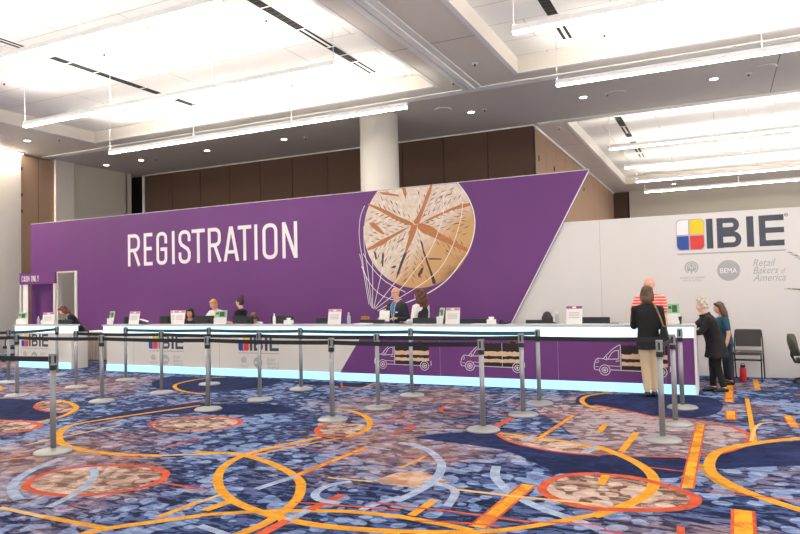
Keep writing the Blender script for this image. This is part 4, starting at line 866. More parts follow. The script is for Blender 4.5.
def card(x,y,wd,h,label,head,rz=0,z=ZL,stack=True,lean=.18):
    t=thing('card_holder',label,'card holder',(x,y,z),rz,'card holders on the counters')
    b=MB(); f=lambda zz,o=0:(zz*lean+o)
    # clear foot and back
    b.add([(-wd/2,-.02,0),(wd/2,-.02,0),(wd/2,.08,0),(-wd/2,.08,0),(-wd/2,-.02,.004),(wd/2,-.02,.004),(wd/2,.08,.004),(-wd/2,.08,.004)],[(0,3,2,1),(4,5,6,7),(0,1,5,4),(1,2,6,5),(2,3,7,6),(3,0,4,7)],0)
    b.build('foot','clear_plastic',t)
    b=MB(); 
    b.loft([[(-wd/2,-.012,0.004),(wd/2,-.012,0.004),(wd/2,-.004,0.004),(-wd/2,-.004,.004)],[(-wd/2,f(h,-.012),h),(wd/2,f(h,-.012),h),(wd/2,f(h,-.004),h),(-wd/2,f(h,-.004),h)]],0)
    b.build('card','paper_white',t)
    b=MB()
    def bar(u0,u1,v0,v1,mi):
        o=-.0135-.0004*mi; b.add([(u0,f(v0,o),v0),(u1,f(v0,o),v0),(u1,f(v1,o),v1),(u0,f(v1,o),v1)],[(0,1,2,3)],mi)
    if head=='green':
        bar(-wd*.5,wd*.5,h*.5,h*.985,0); bar(-wd*.1,wd*.32,h*.56,h*.9,1); bar(-wd*.4,-wd*.15,h*.72,h*.86,1)
    else:
        bar(-wd*.5,wd*.5,h*.84,h*.985,2 if head=='pink' else 3); bar(-wd*.12,wd*.12,h*.87,h*.96,4)
        for k in range(4): bar(-wd*.34,wd*.34,h*(.62-.09*k),h*(.645-.09*k),5)
    b.build('printing',['paper_green','paper_dark_green','paper_pink','paper_purple','paper_white','paper_text'],t)
    if head=='green':
        b=MB(); b.box(-wd*.45,wd*.45,-.04,-.018,0.004,h*.46); b.build('leaflets','paper_white',t)
card(-14.9,10.38,.30,.28,'green-topped leaflet holder at the left end of the cash counter','green')
card(-13.95,10.36,.30,.27,'pink-topped card beside the cashier on the small counter','pink',.25)
card(-11.95,10.38,.25,.28,'green-topped leaflet holder at the left end of the long counter','green',-.35)
card(-11.27,10.38,.29,.27,'pink-topped card second from the left end of the long counter','pink')
card(-10.2,10.45,.12,.28,'narrow white card seen side-on behind the third card on the counter','pink',1.1)
card(-10.0,10.38,.27,.28,'pink-topped card hiding the dark-haired seated woman','pink')
card(-8.93,10.38,.28,.27,'green-topped leaflet holder in front of the blond woman','green',.1)
card(-6.31,10.38,.27,.27,'pink-topped card left of the slim clear bottle','pink')
card(-4.25,10.40,.17,.27,'green-topped leaflet holder turned aside, right of the long-haired woman','green',-.75)
card(-4.03,10.38,.25,.27,'pink-topped card next to the turned green leaflet holder','pink')
card(-2.04,10.38,.24,.28,'purple-topped card standing alone before the white wall','purple')
card(-.63,10.42,.16,.30,'green-topped leaflet holder near the right end of the long counter','green',.15)
def bottle(x,y,h,r,label,m='clear_plastic',cap='white_plastic',z=ZL):
    t=thing('bottle',label,'bottle',(x,y,z))
    b=MB(); b.lathe([(r*.9,0),(r,.01),(r,h*.62),(r*.75,h*.74),(r*.35,h*.82),(r*.35,h*.88)],(0,0,0),16); b.build('body',m,t,smooth=True)
    b=MB(); b.lathe([(r*.42,h*.87),(r*.42,h)],(0,0,0),12); b.build('cap',cap,t)
bottle(-14.33,10.40,.18,.032,'small clear bottle with white cap on the cash counter')
bottle(-7.66,10.42,.20,.028,'slim white bottle in front of a dark monitor','white_plastic')
bottle(-6.02,10.40,.21,.034,'clear bottle right of a pink-topped card, left of the bald man')
bottle(-2.31,10.42,.19,.03,'clear slim bottle left of the purple-topped card')
t=thing('drink_bottle','red drink bottle with black lid on the floor by the chair','bottle',(.265,11.93,0))
b=MB(); b.lathe([(.043,0),(.048,.01),(.048,.19),(.045,.215),(.035,.225)],(0,0,0),20); b.build('body','bottle_red',t,smooth=True)
b=MB(); b.lathe([(.037,.222),(.037,.255),(.03,.262)],(0,0,0),16); b.tube([(-.025,0,.255),(-.02,0,.285),(.02,0,.285),(.025,0,.255)],.006,6); b.build('lid','black_plastic',t)
# tape roll, papers, cups
b=MB(); N=24
b.loft([[(.055*math.cos(2*PI*i/N),-.025,.055+.055*math.sin(2*PI*i/N)) for i in range(N)],[(.055*math.cos(2*PI*i/N),.025,.055+.055*math.sin(2*PI*i/N)) for i in range(N)],[(.022*math.cos(2*PI*i/N),.025,.055+.022*math.sin(2*PI*i/N)) for i in range(N)],[(.022*math.cos(2*PI*i/N),-.025,.055+.022*math.sin(2*PI*i/N)) for i in range(N)],[(.055*math.cos(2*PI*i/N),-.025,.055+.055*math.sin(2*PI*i/N)) for i in range(N)]],0,False)
tag(b.build('paper_roll','paper_white',loc=(-14.17,10.4,ZL)),'white paper roll standing on edge on the cash counter','paper roll')
def paper_cup(x,y,label,m='paper_white',r=.04,h=.11):
    t=thing('cup',label,'cup',(x,y,ZL)); b=MB(); b.lathe([(r*.75,0),(r,h),(r*1.06,h),(r*1.06,h+.006),(r*.94,h+.006),(r*.7,.01)],(0,0,0),18); b.build('body',m,t,smooth=True)
    b=MB(); b.lathe([(r*.9,h-.012),(r*.9,h-.01)],(0,0,0),16); b.build('lid','black_plastic' if m=='black_plastic' else 'paper_white',t)
paper_cup(-.555,10.42,'small dark cup beside the rightmost leaflet holder','black_plastic',.034,.10)
def tissue(x,y,label,wd=.15):
    t=thing('tissue_box',label,'box',(x,y,ZL),.2); b=MB(); b.box(-wd/2,wd/2,-.06,.06,0,.075); b.build('carton','paper_white',t,bevel=.004)
    b=MB(); b.loft([[(.03*math.cos(2*PI*i/8),.02*math.sin(2*PI*i/8),.074) for i in range(8)],[(.05*math.cos(2*PI*i/8+.3),.012*math.sin(2*PI*i/8),.105+.012*(i%2)) for i in range(8)]],0); b.build('tissue','paper_white',t)
tissue(-7.33,10.42,'white tissue box right of the slim white bottle')
tissue(-3.37,10.42,'white tissue box left of the slanted edge of the purple wall',.14)
def sheet(x,y,rz,label,wd=.21,h=.28,n=1):
    b=MB()
    for k in range(n): b.box(-wd/2,wd/2,-h/2,h/2,.002*k,.002*k+.0018)
    tag(b.build('paper_sheet','paper_white',loc=(x,y,ZL+.0005),rz=rz),label,'paper','papers on the counter ledge')
sheet(-7.55,10.2+.22,1.2,'loose white sheet between the slim white bottle and a tissue box'); sheet(-3.55,10.42,1.4,'loose white sheet left of the tissue box by the slanted edge'); sheet(-5.75,10.45,1.3,'white papers lying in front of the bald man',n=6)
t=thing('stapler','black stapler with a raised white slip, right of the second card','stapler',(-10.98,10.4,ZL),.3)
b=MB(); b.rbox(-.08,.08,-.018,.018,0,.015,.012); b.build('base','black_plastic',t)
b=MB(); b.loft([[(-.08,-.015,.016),(-.08,.015,.016),(-.08,.015,.05),(-.08,-.015,.05)],[(.08,-.013,.03),(.08,.013,.03),(.08,.013,.045),(.08,-.013,.045)]]); b.build('arm','black_plastic',t)
b=MB(); b.loft([[(-.10,-.03,.10),(-.10,.03,.10),(-.096,.03,.12),(-.096,-.03,.12)],[(.08,-.03,.046),(.08,.03,.046),(.084,.03,.07),(.084,-.03,.07)]]); b.build('paper_slip','paper_white',t)
t=thing('card_reader','small grey card reader lying flat left of the coated woman','card reader',(-1.45,10.42,ZL),.2)
b=MB(); b.rbox(-.06,.06,-.04,.04,0,.022,.012); b.build('case','seam_grey',t); b=MB(); b.box(-.04,.02,-.02,.02,.022,.024); b.build('screen','screen_black',t)
t=thing('desk_phone','dark little phone right of the tissue box by the slanted edge','phone',(-3.17,10.42,ZL),-.2)
b=MB(); b.loft([[(-.07,-.05,0),(.07,-.05,0),(.07,.06,0),(-.07,.06,0)],[(-.07,-.05,.015),(.07,-.05,.015),(.07,.06,.04),(-.07,.06,.04)]]); b.build('base','black_plastic',t)
b=MB(); b.tube([(-.05,-.045,.03),(-.05,0,.05),(-.05,.05,.055)],[.016,.011,.016],8,round_ends=True); b.build('handset','black_plastic',t)

# ------------------------------------------------------------------ chairs
t=thing('guest_chair','black stackable guest chair with padded seat against the white wall','chair',(.345,12.02,0),math.radians(-6)); t.scale=(.92,.94,.955)
b=MB(); b.rbox(-.215,.215,-.22,.2,.445,.495,.05); b.build('seat','chair_fabric',t,bevel=.012)
b=MB()
rings=[]
for i in range(9):
    u=-.2+.4*i/8; bow=.03*(1-(u/.2)**2)
    rings.append([(u,.19+bow+(.04),.845),(u,.165+bow,.56),(u,.205+bow,.56),(u,.23+bow+.04,.845)])
b.loft(rings); b.build('backrest','chair_fabric',t,bevel=.012)
for s in (-1,1):
    b=MB(); b.tube([(s*.215,-.20,0),(s*.215,-.20,.44),(s*.215,-.17,.455),(s*.215,.15,.455)],.011,8); b.build('leg','chair_frame',t)
    b=MB(); b.tube([(s*.225,.36,0),(s*.225,.20,.42),(s*.225,.205,.5),(s*.215,.235,.70),(s*.20,.255,.83)],.011,8); b.build('leg','chair_frame',t)
b=MB(); b.tube([(-.215,-.2,.36),(.215,-.2,.36)],.009,8); b.tube([(-.225,.235,.33),(.225,.235,.33)],.009,8); b.build('stretcher','chair_frame',t)
def office_chair(loc,rz,label,back='chair_fabric',arms=True,sh=.46,bo=.14,bh=.40):
    t=thing('office_chair',label,'chair',loc,rz)
    for k in range(5):
        a=2*PI*k/5+.3; c,s=math.cos(a),math.sin(a); b=MB()
        b.tube([(.03*c,.03*s,.10),(.16*c,.16*s,.085),(.29*c,.29*s,.065)],[.028,.022,.016],8); b.build('leg','black_plastic',t)
        b=MB(); q=[(.29*c-s*o,.29*s+c*o,.032) for o in (-.022,.022)]; b.tube(q,.031,14); b.build('caster','black_plastic',t)
    b=MB(); b.lathe([(.035,.09),(.035,.25),(.02,.25),(.02,sh-.06)],(0,0,0),14); b.rbox(-.12,.12,-.12,.12,sh-.07,sh-.045,.03); b.build('pedestal','black_plastic',t)
    b=MB(); b.rbox(-.235,.235,-.24,.22,sh-.045,sh+.02,.09); b.build('seat',back,t,bevel=.02)
    b=MB(); rings=[]
    for i in range(13):
        z=sh+bo+bh*i/12; f=(i/12-.5)*2; wd=.215*math.sqrt(max(.05,1-abs(f)**2.3)); y=.235+.03*math.sin((i/12)*PI*.9)+.06*i/12
        rings.append([(wd*math.cos(2*PI*j/16),y+.03*math.sin(2*PI*j/16)-.05*(math.cos(2*PI*j/16)**2)+.03,z) for j in range(16)])
    b.loft(rings); b.build('backrest',back,t,smooth=True)
    b=MB(); b.tube([(0,.10,sh-.05),(0,.27,sh-.04),(0,.315,sh+.06),(0,.31,sh+bo+bh*.5)],[.025,.022,.022,.018],8); b.build('back_support','black_plastic',t)
    if arms:
        for s in (-1,1):
            b=MB(); b.tube([(s*.2,.0,sh-.05),(s*.27,.0,sh-.03),(s*.285,.02,sh+.1),(s*.28,.06,sh+.19)],.016,8); b.build('arm_bracket','black_plastic',t)
            b=MB(); b.rbox(s*.28-.03,s*.28+.03,-.12,.14,sh+.185,sh+.21,.028); b.build('armrest','black_plastic',t)
    return t
office_chair((1.25,11.95,0),math.radians(100),'olive task chair cut by the right edge, turned to the right','olive_fabric',False,.37,.05,.34)
office_chair((-16.45,11.3,0),math.radians(25),'dark blue task chair at the far left edge by the pale wall','navy_cloth',True,.38,.14,.27)
office_chair((-14.28,11.3,0),math.radians(12),'grey mesh task chair peeking up beside the cash counter','mesh_grey',False,.36)
# palm at the right edge
t=thing('potted_palm','potted palm at the right edge with fronds leaning into view','plant',(1.95,11.75,0))
b=MB(); b.lathe([(.15,0),(.2,.36),(.21,.38),(.19,.38),(.18,.34)],(0,0,0),24); b.build('pot','pot_dark',t,smooth=False)
b=MB(); b.lathe([(.18,.335),(.05,.35)],(0,0,0),20); b.build('soil','soil',t)
rng=random.Random(5)
b=MB()
for k in range(4): b.tube([(.03*math.cos(k*1.6),.03*math.sin(k*1.6),.33),(.05*math.cos(k*1.6),.05*math.sin(k*1.6),.9),(.03*math.cos(k*1.6+.5),.03*math.sin(k*1.6+.5),1.3+.05*k)],.014,7)
b.build('stem','stem_brown',t)
def frond(az,el,L,droop):
    b=MB(); P=[]
    for i in range(13):
        f=i/12; r=L*f; e=el-droop*f
        P.append(((P[-1][0]+L/12*math.cos(e)*math.cos(az)) if P else .02*math.cos(az),(P[-1][1]+L/12*math.cos(e)*math.sin(az)) if P else .02*math.sin(az),(P[-1][2]+L/12*math.sin(e)) if P else 1.25))
    b.tube(P,[.007-.005*i/12 for i in range(13)],6,1)
    for i in range(3,13):
        p=Vector(P[i]); tn=(Vector(P[i])-Vector(P[i-1])).normalized(); sd=tn.cross(Vector((0,0,1))).normalized(); ln=.24*math.sin(PI*min(1,(i-1)/12)*.85+.3)
        for s in (-1,1):
            d=(tn*.75+sd*s*.6+Vector((0,0,-.12))).normalized(); q=p+d*ln; m=p+d*ln*.45; w_=tn.cross(d).cross(d).normalized()*.011
            th=d.cross(w_).normalized()*.0012
            b.loft([[p-w_*.3-th,p+w_*.3-th,p+w_*.3+th,p-w_*.3+th],[m-w_-th,m+w_-th,m+w_+th,m-w_+th],[q-w_*.1-th,q+w_*.1-th,q+w_*.1+th,q-w_*.1+th]],0)
    b.build('frond',['leaf_green','leaf_tip'],t)
for az,el,L,dr in ((3.39,.78,1.22,.25),(3.47,.36,1.08,.3),(.3,1.0,.8,1.2),(1.5,1.1,.6,.8),(-1.2,.9,.7,1.3),(5.4,1.2,.75,1.1),(2.2,1.25,.6,.6)): frond(az,el,L,dr)
# ------------------------------------------------------------------ people
def remeshed(mb, voxel=.010, smooth=5, jitter=0., jscale=30.):
    me=bpy.data.meshes.new('tmp'); me.from_pydata(mb.v,[],mb.f)
    bm=bmesh.new(); bm.from_mesh(me); bmesh.ops.recalc_face_normals(bm,faces=bm.faces); bm.to_mesh(me); bm.free()
    o=bpy.data.objects.new('tmp',me); COL.objects.link(o)
    r=o.modifiers.new('r','REMESH'); r.mode='VOXEL'; r.voxel_size=voxel; r.use_smooth_shade=True
    s=o.modifiers.new('s','SMOOTH'); s.factor=.5; s.iterations=smooth
    bpy.context.view_layer.update()
    ev=o.evaluated_get(bpy.context.evaluated_depsgraph_get()).to_mesh()
    out=MB(); out.v=[tuple(v.co) for v in ev.vertices]; out.f=[tuple(p.vertices) for p in ev.polygons]; out.m=[0]*len(out.f)
    if jitter:
        nr=[v.normal.copy() for v in ev.vertices]
        out.v=[tuple(Vector(p)+n*jitter*noise.noise(Vector((p[0]*jscale,p[1]*jscale,p[2]*jscale*.4)))) for p,n in zip(out.v,nr)]
    o.to_mesh_clear(); bpy.data.objects.remove(o); bpy.data.meshes.remove(me)
    return out
def V(*a): return Vector(a)
def person(label, loc, rz, h, lean=0., seat=None, head=(0,0), hair='short', hairm='hair_dark', skin='skin', top='cloth_black', sleeves='long', hem=.06, flare=1., bulk=1.,
           trousers='cloth_black', shoes='shoe_black', arms=None, legs=None, extras=(), topname='jacket', cuffs=True):
    t=thing('person',label,'person',loc,rz)
    arms=arms or {}
    u=V(0,-math.sin(lean),math.cos(lean)); f=V(0,-math.cos(lean),-math.sin(lean))
    P=V(0,0,.52*h) if seat is None else V(0,0,seat)
    at=lambda d: P+u*(d*h)
    SCn=at(.285); neck=at(.325)
    hp,hy=head
    tp=lean*.45+hp
    HR=Matrix.Rotation(hy,3,'Z')@Matrix.Rotation(tp,3,'X')
    hu=HR@V(0,0,1); hf=HR@V(0,-1,0)
    nb=neck+(u+hu)*.5*(.03*h)
    HC=neck+hu*(.098*h)+hf*(.014*h)
    sh={}; el={}; wr={}; hd={}
    for s,n in ((1,'L'),(-1,'R')):
        sh[n]=SCn+V(s*.108*h,0,0)-u*.01*h
        a=arms.get(n)
        if a is None: a=((s*.035,.012,-.17),(s*.015,-.045,-.145))
        el[n]=sh[n]+V(*a[0])*h; wr[n]=el[n]+V(*a[1])*h
        hd[n]=V(*a[2]).normalized() if len(a)>2 else (wr[n]-el[n]).normalized()
    hip={};kn={};an={}
    for s,n in ((1,'L'),(-1,'R')):
        hip[n]=P+V(s*.05*h,0,-.02*h)
        if seat is None:
            kn[n]=V(s*.050*h,-.006*h,.285*h); an[n]=V(s*.052*h,.012*h,.045*h)
        else:
            kn[n]=V(s*.07*h,-.245*h,seat-.012*h); an[n]=V(s*.065*h,-.235*h,.045*h)
        if legs and n in legs: kn[n]=V(*legs[n][0])*h; an[n]=V(*legs[n][1])*h
    X=(1,0,0)
    # ---- body
    b=MB()
    def torso(b,k,lo=-.03,top_k=1.):
        rows=[(lo,.080,.058),(.03,.080,.058),(.09,.073,.053),(.15,.078,.056),(.21,.088,.060),(.26,.092,.054),(.295,.075,.040),(.318,.046,.034)]
        b.tube([at(d) for d,_,_ in rows],[(rx*h*k*bulk,ry*h*k*bulk) for _,rx,ry in rows],20,side=X)
    torso(b,.93)
    b.tube([at(.29),nb,HC-hu*.02*h],[.038*h,.033*h,.032*h],14)
    # head: cranium, face, jaw, nose, brow, ears
    def hball(c,r,n=18,m=12): b.ball(HC+HR@(V(*c)*h),tuple(x*h for x in r),0,n,m,HR)
    hball((0,.006,.012),(.046,.056,.055)); hball((0,-.018,-.022),(.037,.034,.045)); hball((0,-.030,-.050),(.020,.018,.016)); hball((0,-.045,.018),(.032,.012,.012))
    hball((0,-.057,-.012),(.0085,.013,.009),10,8); hball((0,-.052,.002),(.006,.009,.018),10,8)
    for s in (-1,1):
        hball((s*.047,.004,-.008),(.007,.012,.018),10,8); hball((s*.026,-.034,-.018),(.014,.014,.014),10,8)
    for n in 'LR':
        b.tube([sh[n],sh[n]*.5+el[n]*.5,el[n],el[n]*.55+wr[n]*.45,wr[n]],[.031*h,.027*h,.024*h,.023*h,.016*h],12,round_ends=True)
        pe=wr[n]+hd[n]*.05*h
        sd=hd[n].cross(V(0,0,1)); sd=(sd.normalized() if sd.length>.2 else V(0,1,0))
        b.tube([wr[n]-hd[n]*.01*h,wr[n]+hd[n]*.02*h,pe],[(.017*h,.013*h),(.024*h,.012*h),(.023*h,.010*h)],12,side=sd,round_ends=True)
        b.tube([hip[n],hip[n]*.5+kn[n]*.5,kn[n],kn[n]*.6+an[n]*.4,an[n]],[.046*h,.042*h,.033*h,.030*h,.021*h],12,round_ends=True)
        b.tube([an[n]+V(0,.018*h,-.018*h),an[n]+V(0,-.03*h,-.022*h),an[n]+V(0,-.085*h,-.03*h)],[.022*h,.021*h,.015*h],10,round_ends=True)
    body=remeshed(b,.0105,4)
    # fingers, thumbs, eyes and lips joined into the same skin
    for n,s in (('L',1),('R',-1)):
        d=hd[n]; sd=d.cross(V(0,0,1)); sd=(sd.normalized() if sd.length>.2 else V(0,1,0)); dn=sd.cross(d).normalized()
        if dn.z>0: dn=-dn
        pe=wr[n]+d*.05*h
        for k,ln in enumerate((.040,.046,.044,.034)):
            o=sd*((k-1.5)*.0118*h)
            q0=pe+o-d*.008*h; q1=pe+o+d*ln*.45*h+dn*.006*h; q2=q1+(d*.75+dn*.65)*ln*.32*h; q3=q2+(d*.4+dn*.9)*ln*.26*h
            body.tube([q0,q1,q2,q3],[.0058*h,.0054*h,.005*h,.0042*h],8,0,round_ends=True)
        q0=wr[n]+d*.018*h+sd*(-.016*h); body.tube([q0,q0+(d*.6-sd*.7+dn*.2).normalized()*.024*h,q0+(d*.9-sd*.55+dn*.4).normalized()*.044*h],[.0085*h,.007*h,.0055*h],8,0,round_ends=True)
    for s in (-1,1):
        c=HC+HR@(V(s*.0185,-.0475,.006)*h); body.ball(c,.0072*h,1,10,7); body.ball(c+hf*.0048*h,.0036*h,2,8,6)
    body.ball(HC+HR@(V(0,-.0475,-.034)*h),(.014*h,.005*h,.0045*h),3,12,6,HR)
    body.build('body',[skin,'eye_white','iris_dark','lip'],t,smooth=True)
    # ---- clothes
    c=MB(); rows=[(.02,.088,.064),(.09,.082,.060),(.15,.087,.063),(.21,.098,.067),(.255,.103,.060),(.292,.086,.047),(.312,.052,.039)]+([(.337,.043,.042)] if topname=='coat' else [])
    pts=[at(d) for d,_,_ in rows]; rr=[(rx*h*bulk*1.02,ry*h*bulk*1.04) for _,rx,ry in rows]
    if seat is None:
        nseg=max(1,int(hem/.05))
        for k in range(1,nseg+1):
            g=k/nseg; pts.insert(0,P+V(0,lean*.02*h,-hem*h*g)); rr.insert(0,(.090*h*bulk*(1+(flare-1)*g),.068*h*bulk*(1+(flare-1)*g)))
    else: pts.insert(0,at(-.01)); rr.insert(0,(.09*h*bulk,.068*h*bulk))
    c.tube(pts,rr,22,side=X)
    for n in 'LR':
        inn=SCn*.6+sh[n]*.4
        if sleeves=='long':
            c.tube([inn,sh[n],sh[n]*.5+el[n]*.5,el[n],el[n]*.5+wr[n]*.5,wr[n]-(wr[n]-el[n])*.06],[.046*h,.041*h,.037*h,.034*h,.030*h,.025*h],14,round_ends=True)
        elif sleeves=='short':
            c.tube([inn,sh[n],sh[n]*.35+el[n]*.65],[.046*h,.040*h,.036*h],14,round_ends=True)
        else: c.tube([inn,sh[n]*.8+inn*.2],[.044*h,.037*h],14,round_ends=True)
    remeshed(c,.0115,4,.004,14).build(topname,top,t,smooth=True)
    c=MB()
    c.tube([at(.05),at(.0),P+V(0,0,-.04*h)] if seat is None else [at(.05),at(0),P+V(0,-.02*h,-.005*h)],[(.083*h*bulk,.062*h*bulk),(.088*h*bulk,.066*h*bulk),(.08*h*bulk,.06*h*bulk)],18,side=X,round_ends=True)
    for n in 'LR': c.tube([hip[n],hip[n]*.5+kn[n]*.5,kn[n],kn[n]*.5+an[n]*.5,an[n]+(kn[n]-an[n]).normalized()*.012*h],[.052*h,.049*h,.041*h,.037*h,.033*h],14)
    remeshed(c,.0115,4,.004,12).build('trousers',trousers,t,smooth=True)
    for n in 'LR':
        c=MB(); a=an[n]; z0=a.z-.045*h
        c.tube([a+V(0,.026*h,-.022*h),a+V(0,-.005*h,-.014*h),a+V(0,-.05*h,-.024*h),a+V(0,-.105*h,-.031*h)],[(.024*h,.022*h),(.027*h,.028*h),(.029*h,.020*h),(.024*h,.013*h)],14,side=X,round_ends=True)
        q=remeshed(c,.008,3); q.v=[(x,y,max(z,z0)) for x,y,z in q.v]; q.build('shoe',shoes,t,smooth=True)
    # ---- hair
    c=MB()
    def H(c_,r,rot=True): c.ball(HC+HR@(V(*c_)*h),tuple(x*h for x in r),0,18,12,HR if rot else None)
    jit=.005
    if hair=='bald':
        for s in (-1,1): H((s*.038,.022,-.008),(.014,.030,.022))
        H((0,.050,-.012),(.034,.016,.024)); jit=.003
    else:
        H((0,.014,.022),(.052,.058,.055))
        if hair in ('short','bob'):
            H((0,.024,-.012),(.050,.048,.044)); H((0,-.030,.052),(.036,.022,.018))
        if hair=='bob':
            for s in (-1,1): H((s*.046,.006,-.026),(.017,.036,.056))
            H((0,.042,-.055),(.054,.030,.056))
        if hair=='curly':
            for k in range(26):
                a=k*2.399; zz=.07-.115*k/26; rr_=.05*math.sqrt(max(.1,1-(zz/.085)**2)); x_,y_=rr_*math.cos(a),.014+rr_*1.1*math.sin(a)
                if y_<-.022 and zz<.045: continue
                H((x_,y_,zz+.012),(.02,.02,.018))
            jit=.008
        if hair=='bun':
            H((0,.026,-.008),(.048,.046,.04)); H((0,.052,.078),(.026,.024,.026)); H((0,.04,.058),(.022,.02,.02))
        if hair=='long':
            for s in (-1,1):
                c.tube([HC+HR@(V(s*.040,.006,.03)*h),HC+HR@(V(s*.050,.018,-.04)*h),HC+HR@(V(s*.052,.028,-.10)*h)+V(0,0,0),HC+HR@(V(s*.048,.024,-.155)*h)],[.027*h,.031*h,.032*h,.018*h],12,round_ends=True)
            c.tube([HC+HR@(V(0,.042,.02)*h),HC+HR@(V(0,.058,-.06)*h),HC+HR@(V(0,.060,-.13)*h),HC+HR@(V(0,.055,-.17)*h)],[(.046*h,.03*h),(.056*h,.03*h),(.056*h,.026*h),(.04*h,.014*h)],16,side=HR@V(1,0,0),round_ends=True); H((0,-.026,.056),(.036,.022,.016)); jit=.012
            if 'wavy' in label:
                for k in range(34):
                    a=k*2.399; zz=.05-.21*k/34; rr_=.050+.014*math.sin(min(1.,k/20)*PI*.5)
                    x_,y_=rr_*1.12*math.cos(a),.026+rr_*math.sin(a)
                    if y_<-.004: continue
                    H((x_,y_,zz),(.021,.021,.024))
    remeshed(c,.008,2,jit,32).build('hair',hairm,t,smooth=True)
    # ---- extras
    for e in extras:
        if e=='shirt_front':
            c=MB(); fr=lambda d,o: at(d)+f*(o*h*bulk*1.1)
            c.tube([fr(.312,.030),fr(.27,.052),fr(.20,.060),fr(.12,.052),fr(.06,.052)],[(.030*h,.012*h),(.034*h,.014*h),(.030*h,.012*h),(.022*h,.010*h),(.014*h,.010*h)],14,side=X,round_ends=True); c.build('shirt','cloth_blue',t,smooth=True)
            c=MB()
            for s in (-1,1): c.tube([fr(.318,.030)+V(s*.03*h,0,0),fr(.26,.064)+V(s*.030*h,0,0),fr(.15,.066)+V(s*.012*h,0,0),fr(.10,.066)],.0022*h,6,0)
            c.build('lanyard','cloth_white',t)
            c=MB(); q=at(.20)+f*.074*h*bulk; c.box(q.x+.045*h,q.x+.045*h+.05,q.y-.002,q.y+.004,q.z-.01,q.z+.012); c.build('name_badge','paper_white',t)
        if e=='glasses':
            c=MB()
            for s in (-1,1):
                cc=HC+HR@(V(s*.0195,-.0565,.004)*h); N=16
                c.tube([cc+HR@(V(.0145*math.cos(2*PI*i/N),0,.0105*math.sin(2*PI*i/N))*h) for i in range(N+1)],.0016*h,6)
                c.tube([cc+HR@(V(s*.0145,0,.003)*h),HC+HR@(V(s*.048,.0,.006)*h)],.0015*h,6)
            c.tube([HC+HR@(V(-.005,-.0575,.006)*h),HC+HR@(V(.005,-.0575,.006)*h)],.0015*h,6)
            c.build('glasses','glass_rim',t)
        if e=='vest':
            c=MB(); rows2=[(.02,.092,.068),(.09,.087,.064),(.15,.092,.068),(.21,.103,.072),(.25,.098,.066),(.285,.07,.054)]
            c.tube([at(d) for d,_,_ in rows2],[(rx*h*bulk,ry*h*bulk) for _,rx,ry in rows2],20,side=X); remeshed(c,.012,3).build('vest','cloth_charcoal',t,smooth=True)
        if e=='blue_collar':
            c=MB(); c.tube([at(.312)+V(.052*h,0,0),at(.30)+V(.03*h,0,0)+f*.045*h,at(.22)+f*.072*h,at(.30)+V(-.03*h,0,0)+f*.045*h,at(.312)+V(-.052*h,0,0),at(.318)-f*.042*h,at(.312)+V(.052*h,0,0)],.016*h,8); c.build('scarf','cloth_royal',t,smooth=True)
            c=MB(); q=at(.15)+f*.066*h; c.box(q.x-.03,q.x+.03,q.y-.006,q.y+.004,q.z-.04,q.z+.04); c.build('name_badge','cloth_royal',t)
        if e=='blouse':
            c=MB(); c.tube([at(.30)+f*.042*h,at(.23)+f*.064*h,at(.16)+f*.060*h],[(.03*h,.01*h),(.022*h,.012*h),(.008*h,.008*h)],12,side=X,round_ends=True); c.build('blouse','cloth_white',t,smooth=True)
    return t
FW={'L':((.03,-.10,-.12),(-.02,-.12,-.03)),'R':((-.03,-.10,-.12),(.02,-.12,-.03))}
# staff behind the counters
DOWN={'L':((.04,-.06,-.15),(-.03,-.14,-.02)),'R':((-.04,-.06,-.15),(.03,-.14,-.02))}
person('auburn-haired person in a dark cardigan bending over the cash counter',(-14.30,11.5,0),math.radians(-28),1.50,.58,None,(.45,-.2),'bob','hair_auburn','skin_pale','cloth_black','long',.06,1.05,1.05,'cloth_navy','shoe_black',DOWN,None,('blouse',),'cardigan')
person('dark-haired seated person half hidden behind the third card from the left',(-10.83,11.62,0),math.radians(20),1.56,.10,.53,(.15,.2),'bob','hair_dark','skin_tan','cloth_black','long',.06,1.,1.,'cloth_navy','shoe_black',DOWN,None,(),'jacket')
person('blond woman in a white shirt and dark jacket leaning over her monitor',(-10.20,11.85,0),math.radians(4),1.50,.30,None,(.35,0),'short','hair_blond','skin','cloth_white','long',.05,1.02,1.02,'cloth_black','shoe_black',FW,None,(),'shirt')
person('woman with a dark hair bun and blue collar, turned left in profile',(-9.66,11.95,0),math.radians(-84),1.48,.05,None,(.05,0),'bun','hair_dark','skin','cloth_black','short',.05,1.02,1.02,'cloth_navy','shoe_black',{'L':((.02,-.05,-.165),(0,-.13,.03)),'R':((-.02,-.05,-.165),(0,-.13,.0))},None,('blue_collar',),'polo_shirt')
person('brown-haired seated person in a white shirt, head bowed, beside the woman with the bun',(-9.13,11.62,0),math.radians(48),1.56,.22,.50,(.85,0),'bob','hair_brown','skin','cloth_white','long',.06,1.,1.,'cloth_navy','shoe_black',DOWN,None,(),'shirt')
person('bald man with glasses in a dark suit and blue shirt holding a sheet',(-5.56,11.45,0),math.radians(-14),1.62,.02,None,(.05,.0),'bald','hair_dark','skin','cloth_charcoal','long',.09,1.08,1.16,'cloth_charcoal','shoe_black',{'L':((.05,.0,-.165),(-.06,-.115,.02)),'R':((-.05,-.0,-.165),(.03,-.12,.02))},None,('shirt_front','glasses'),'suit_jacket')
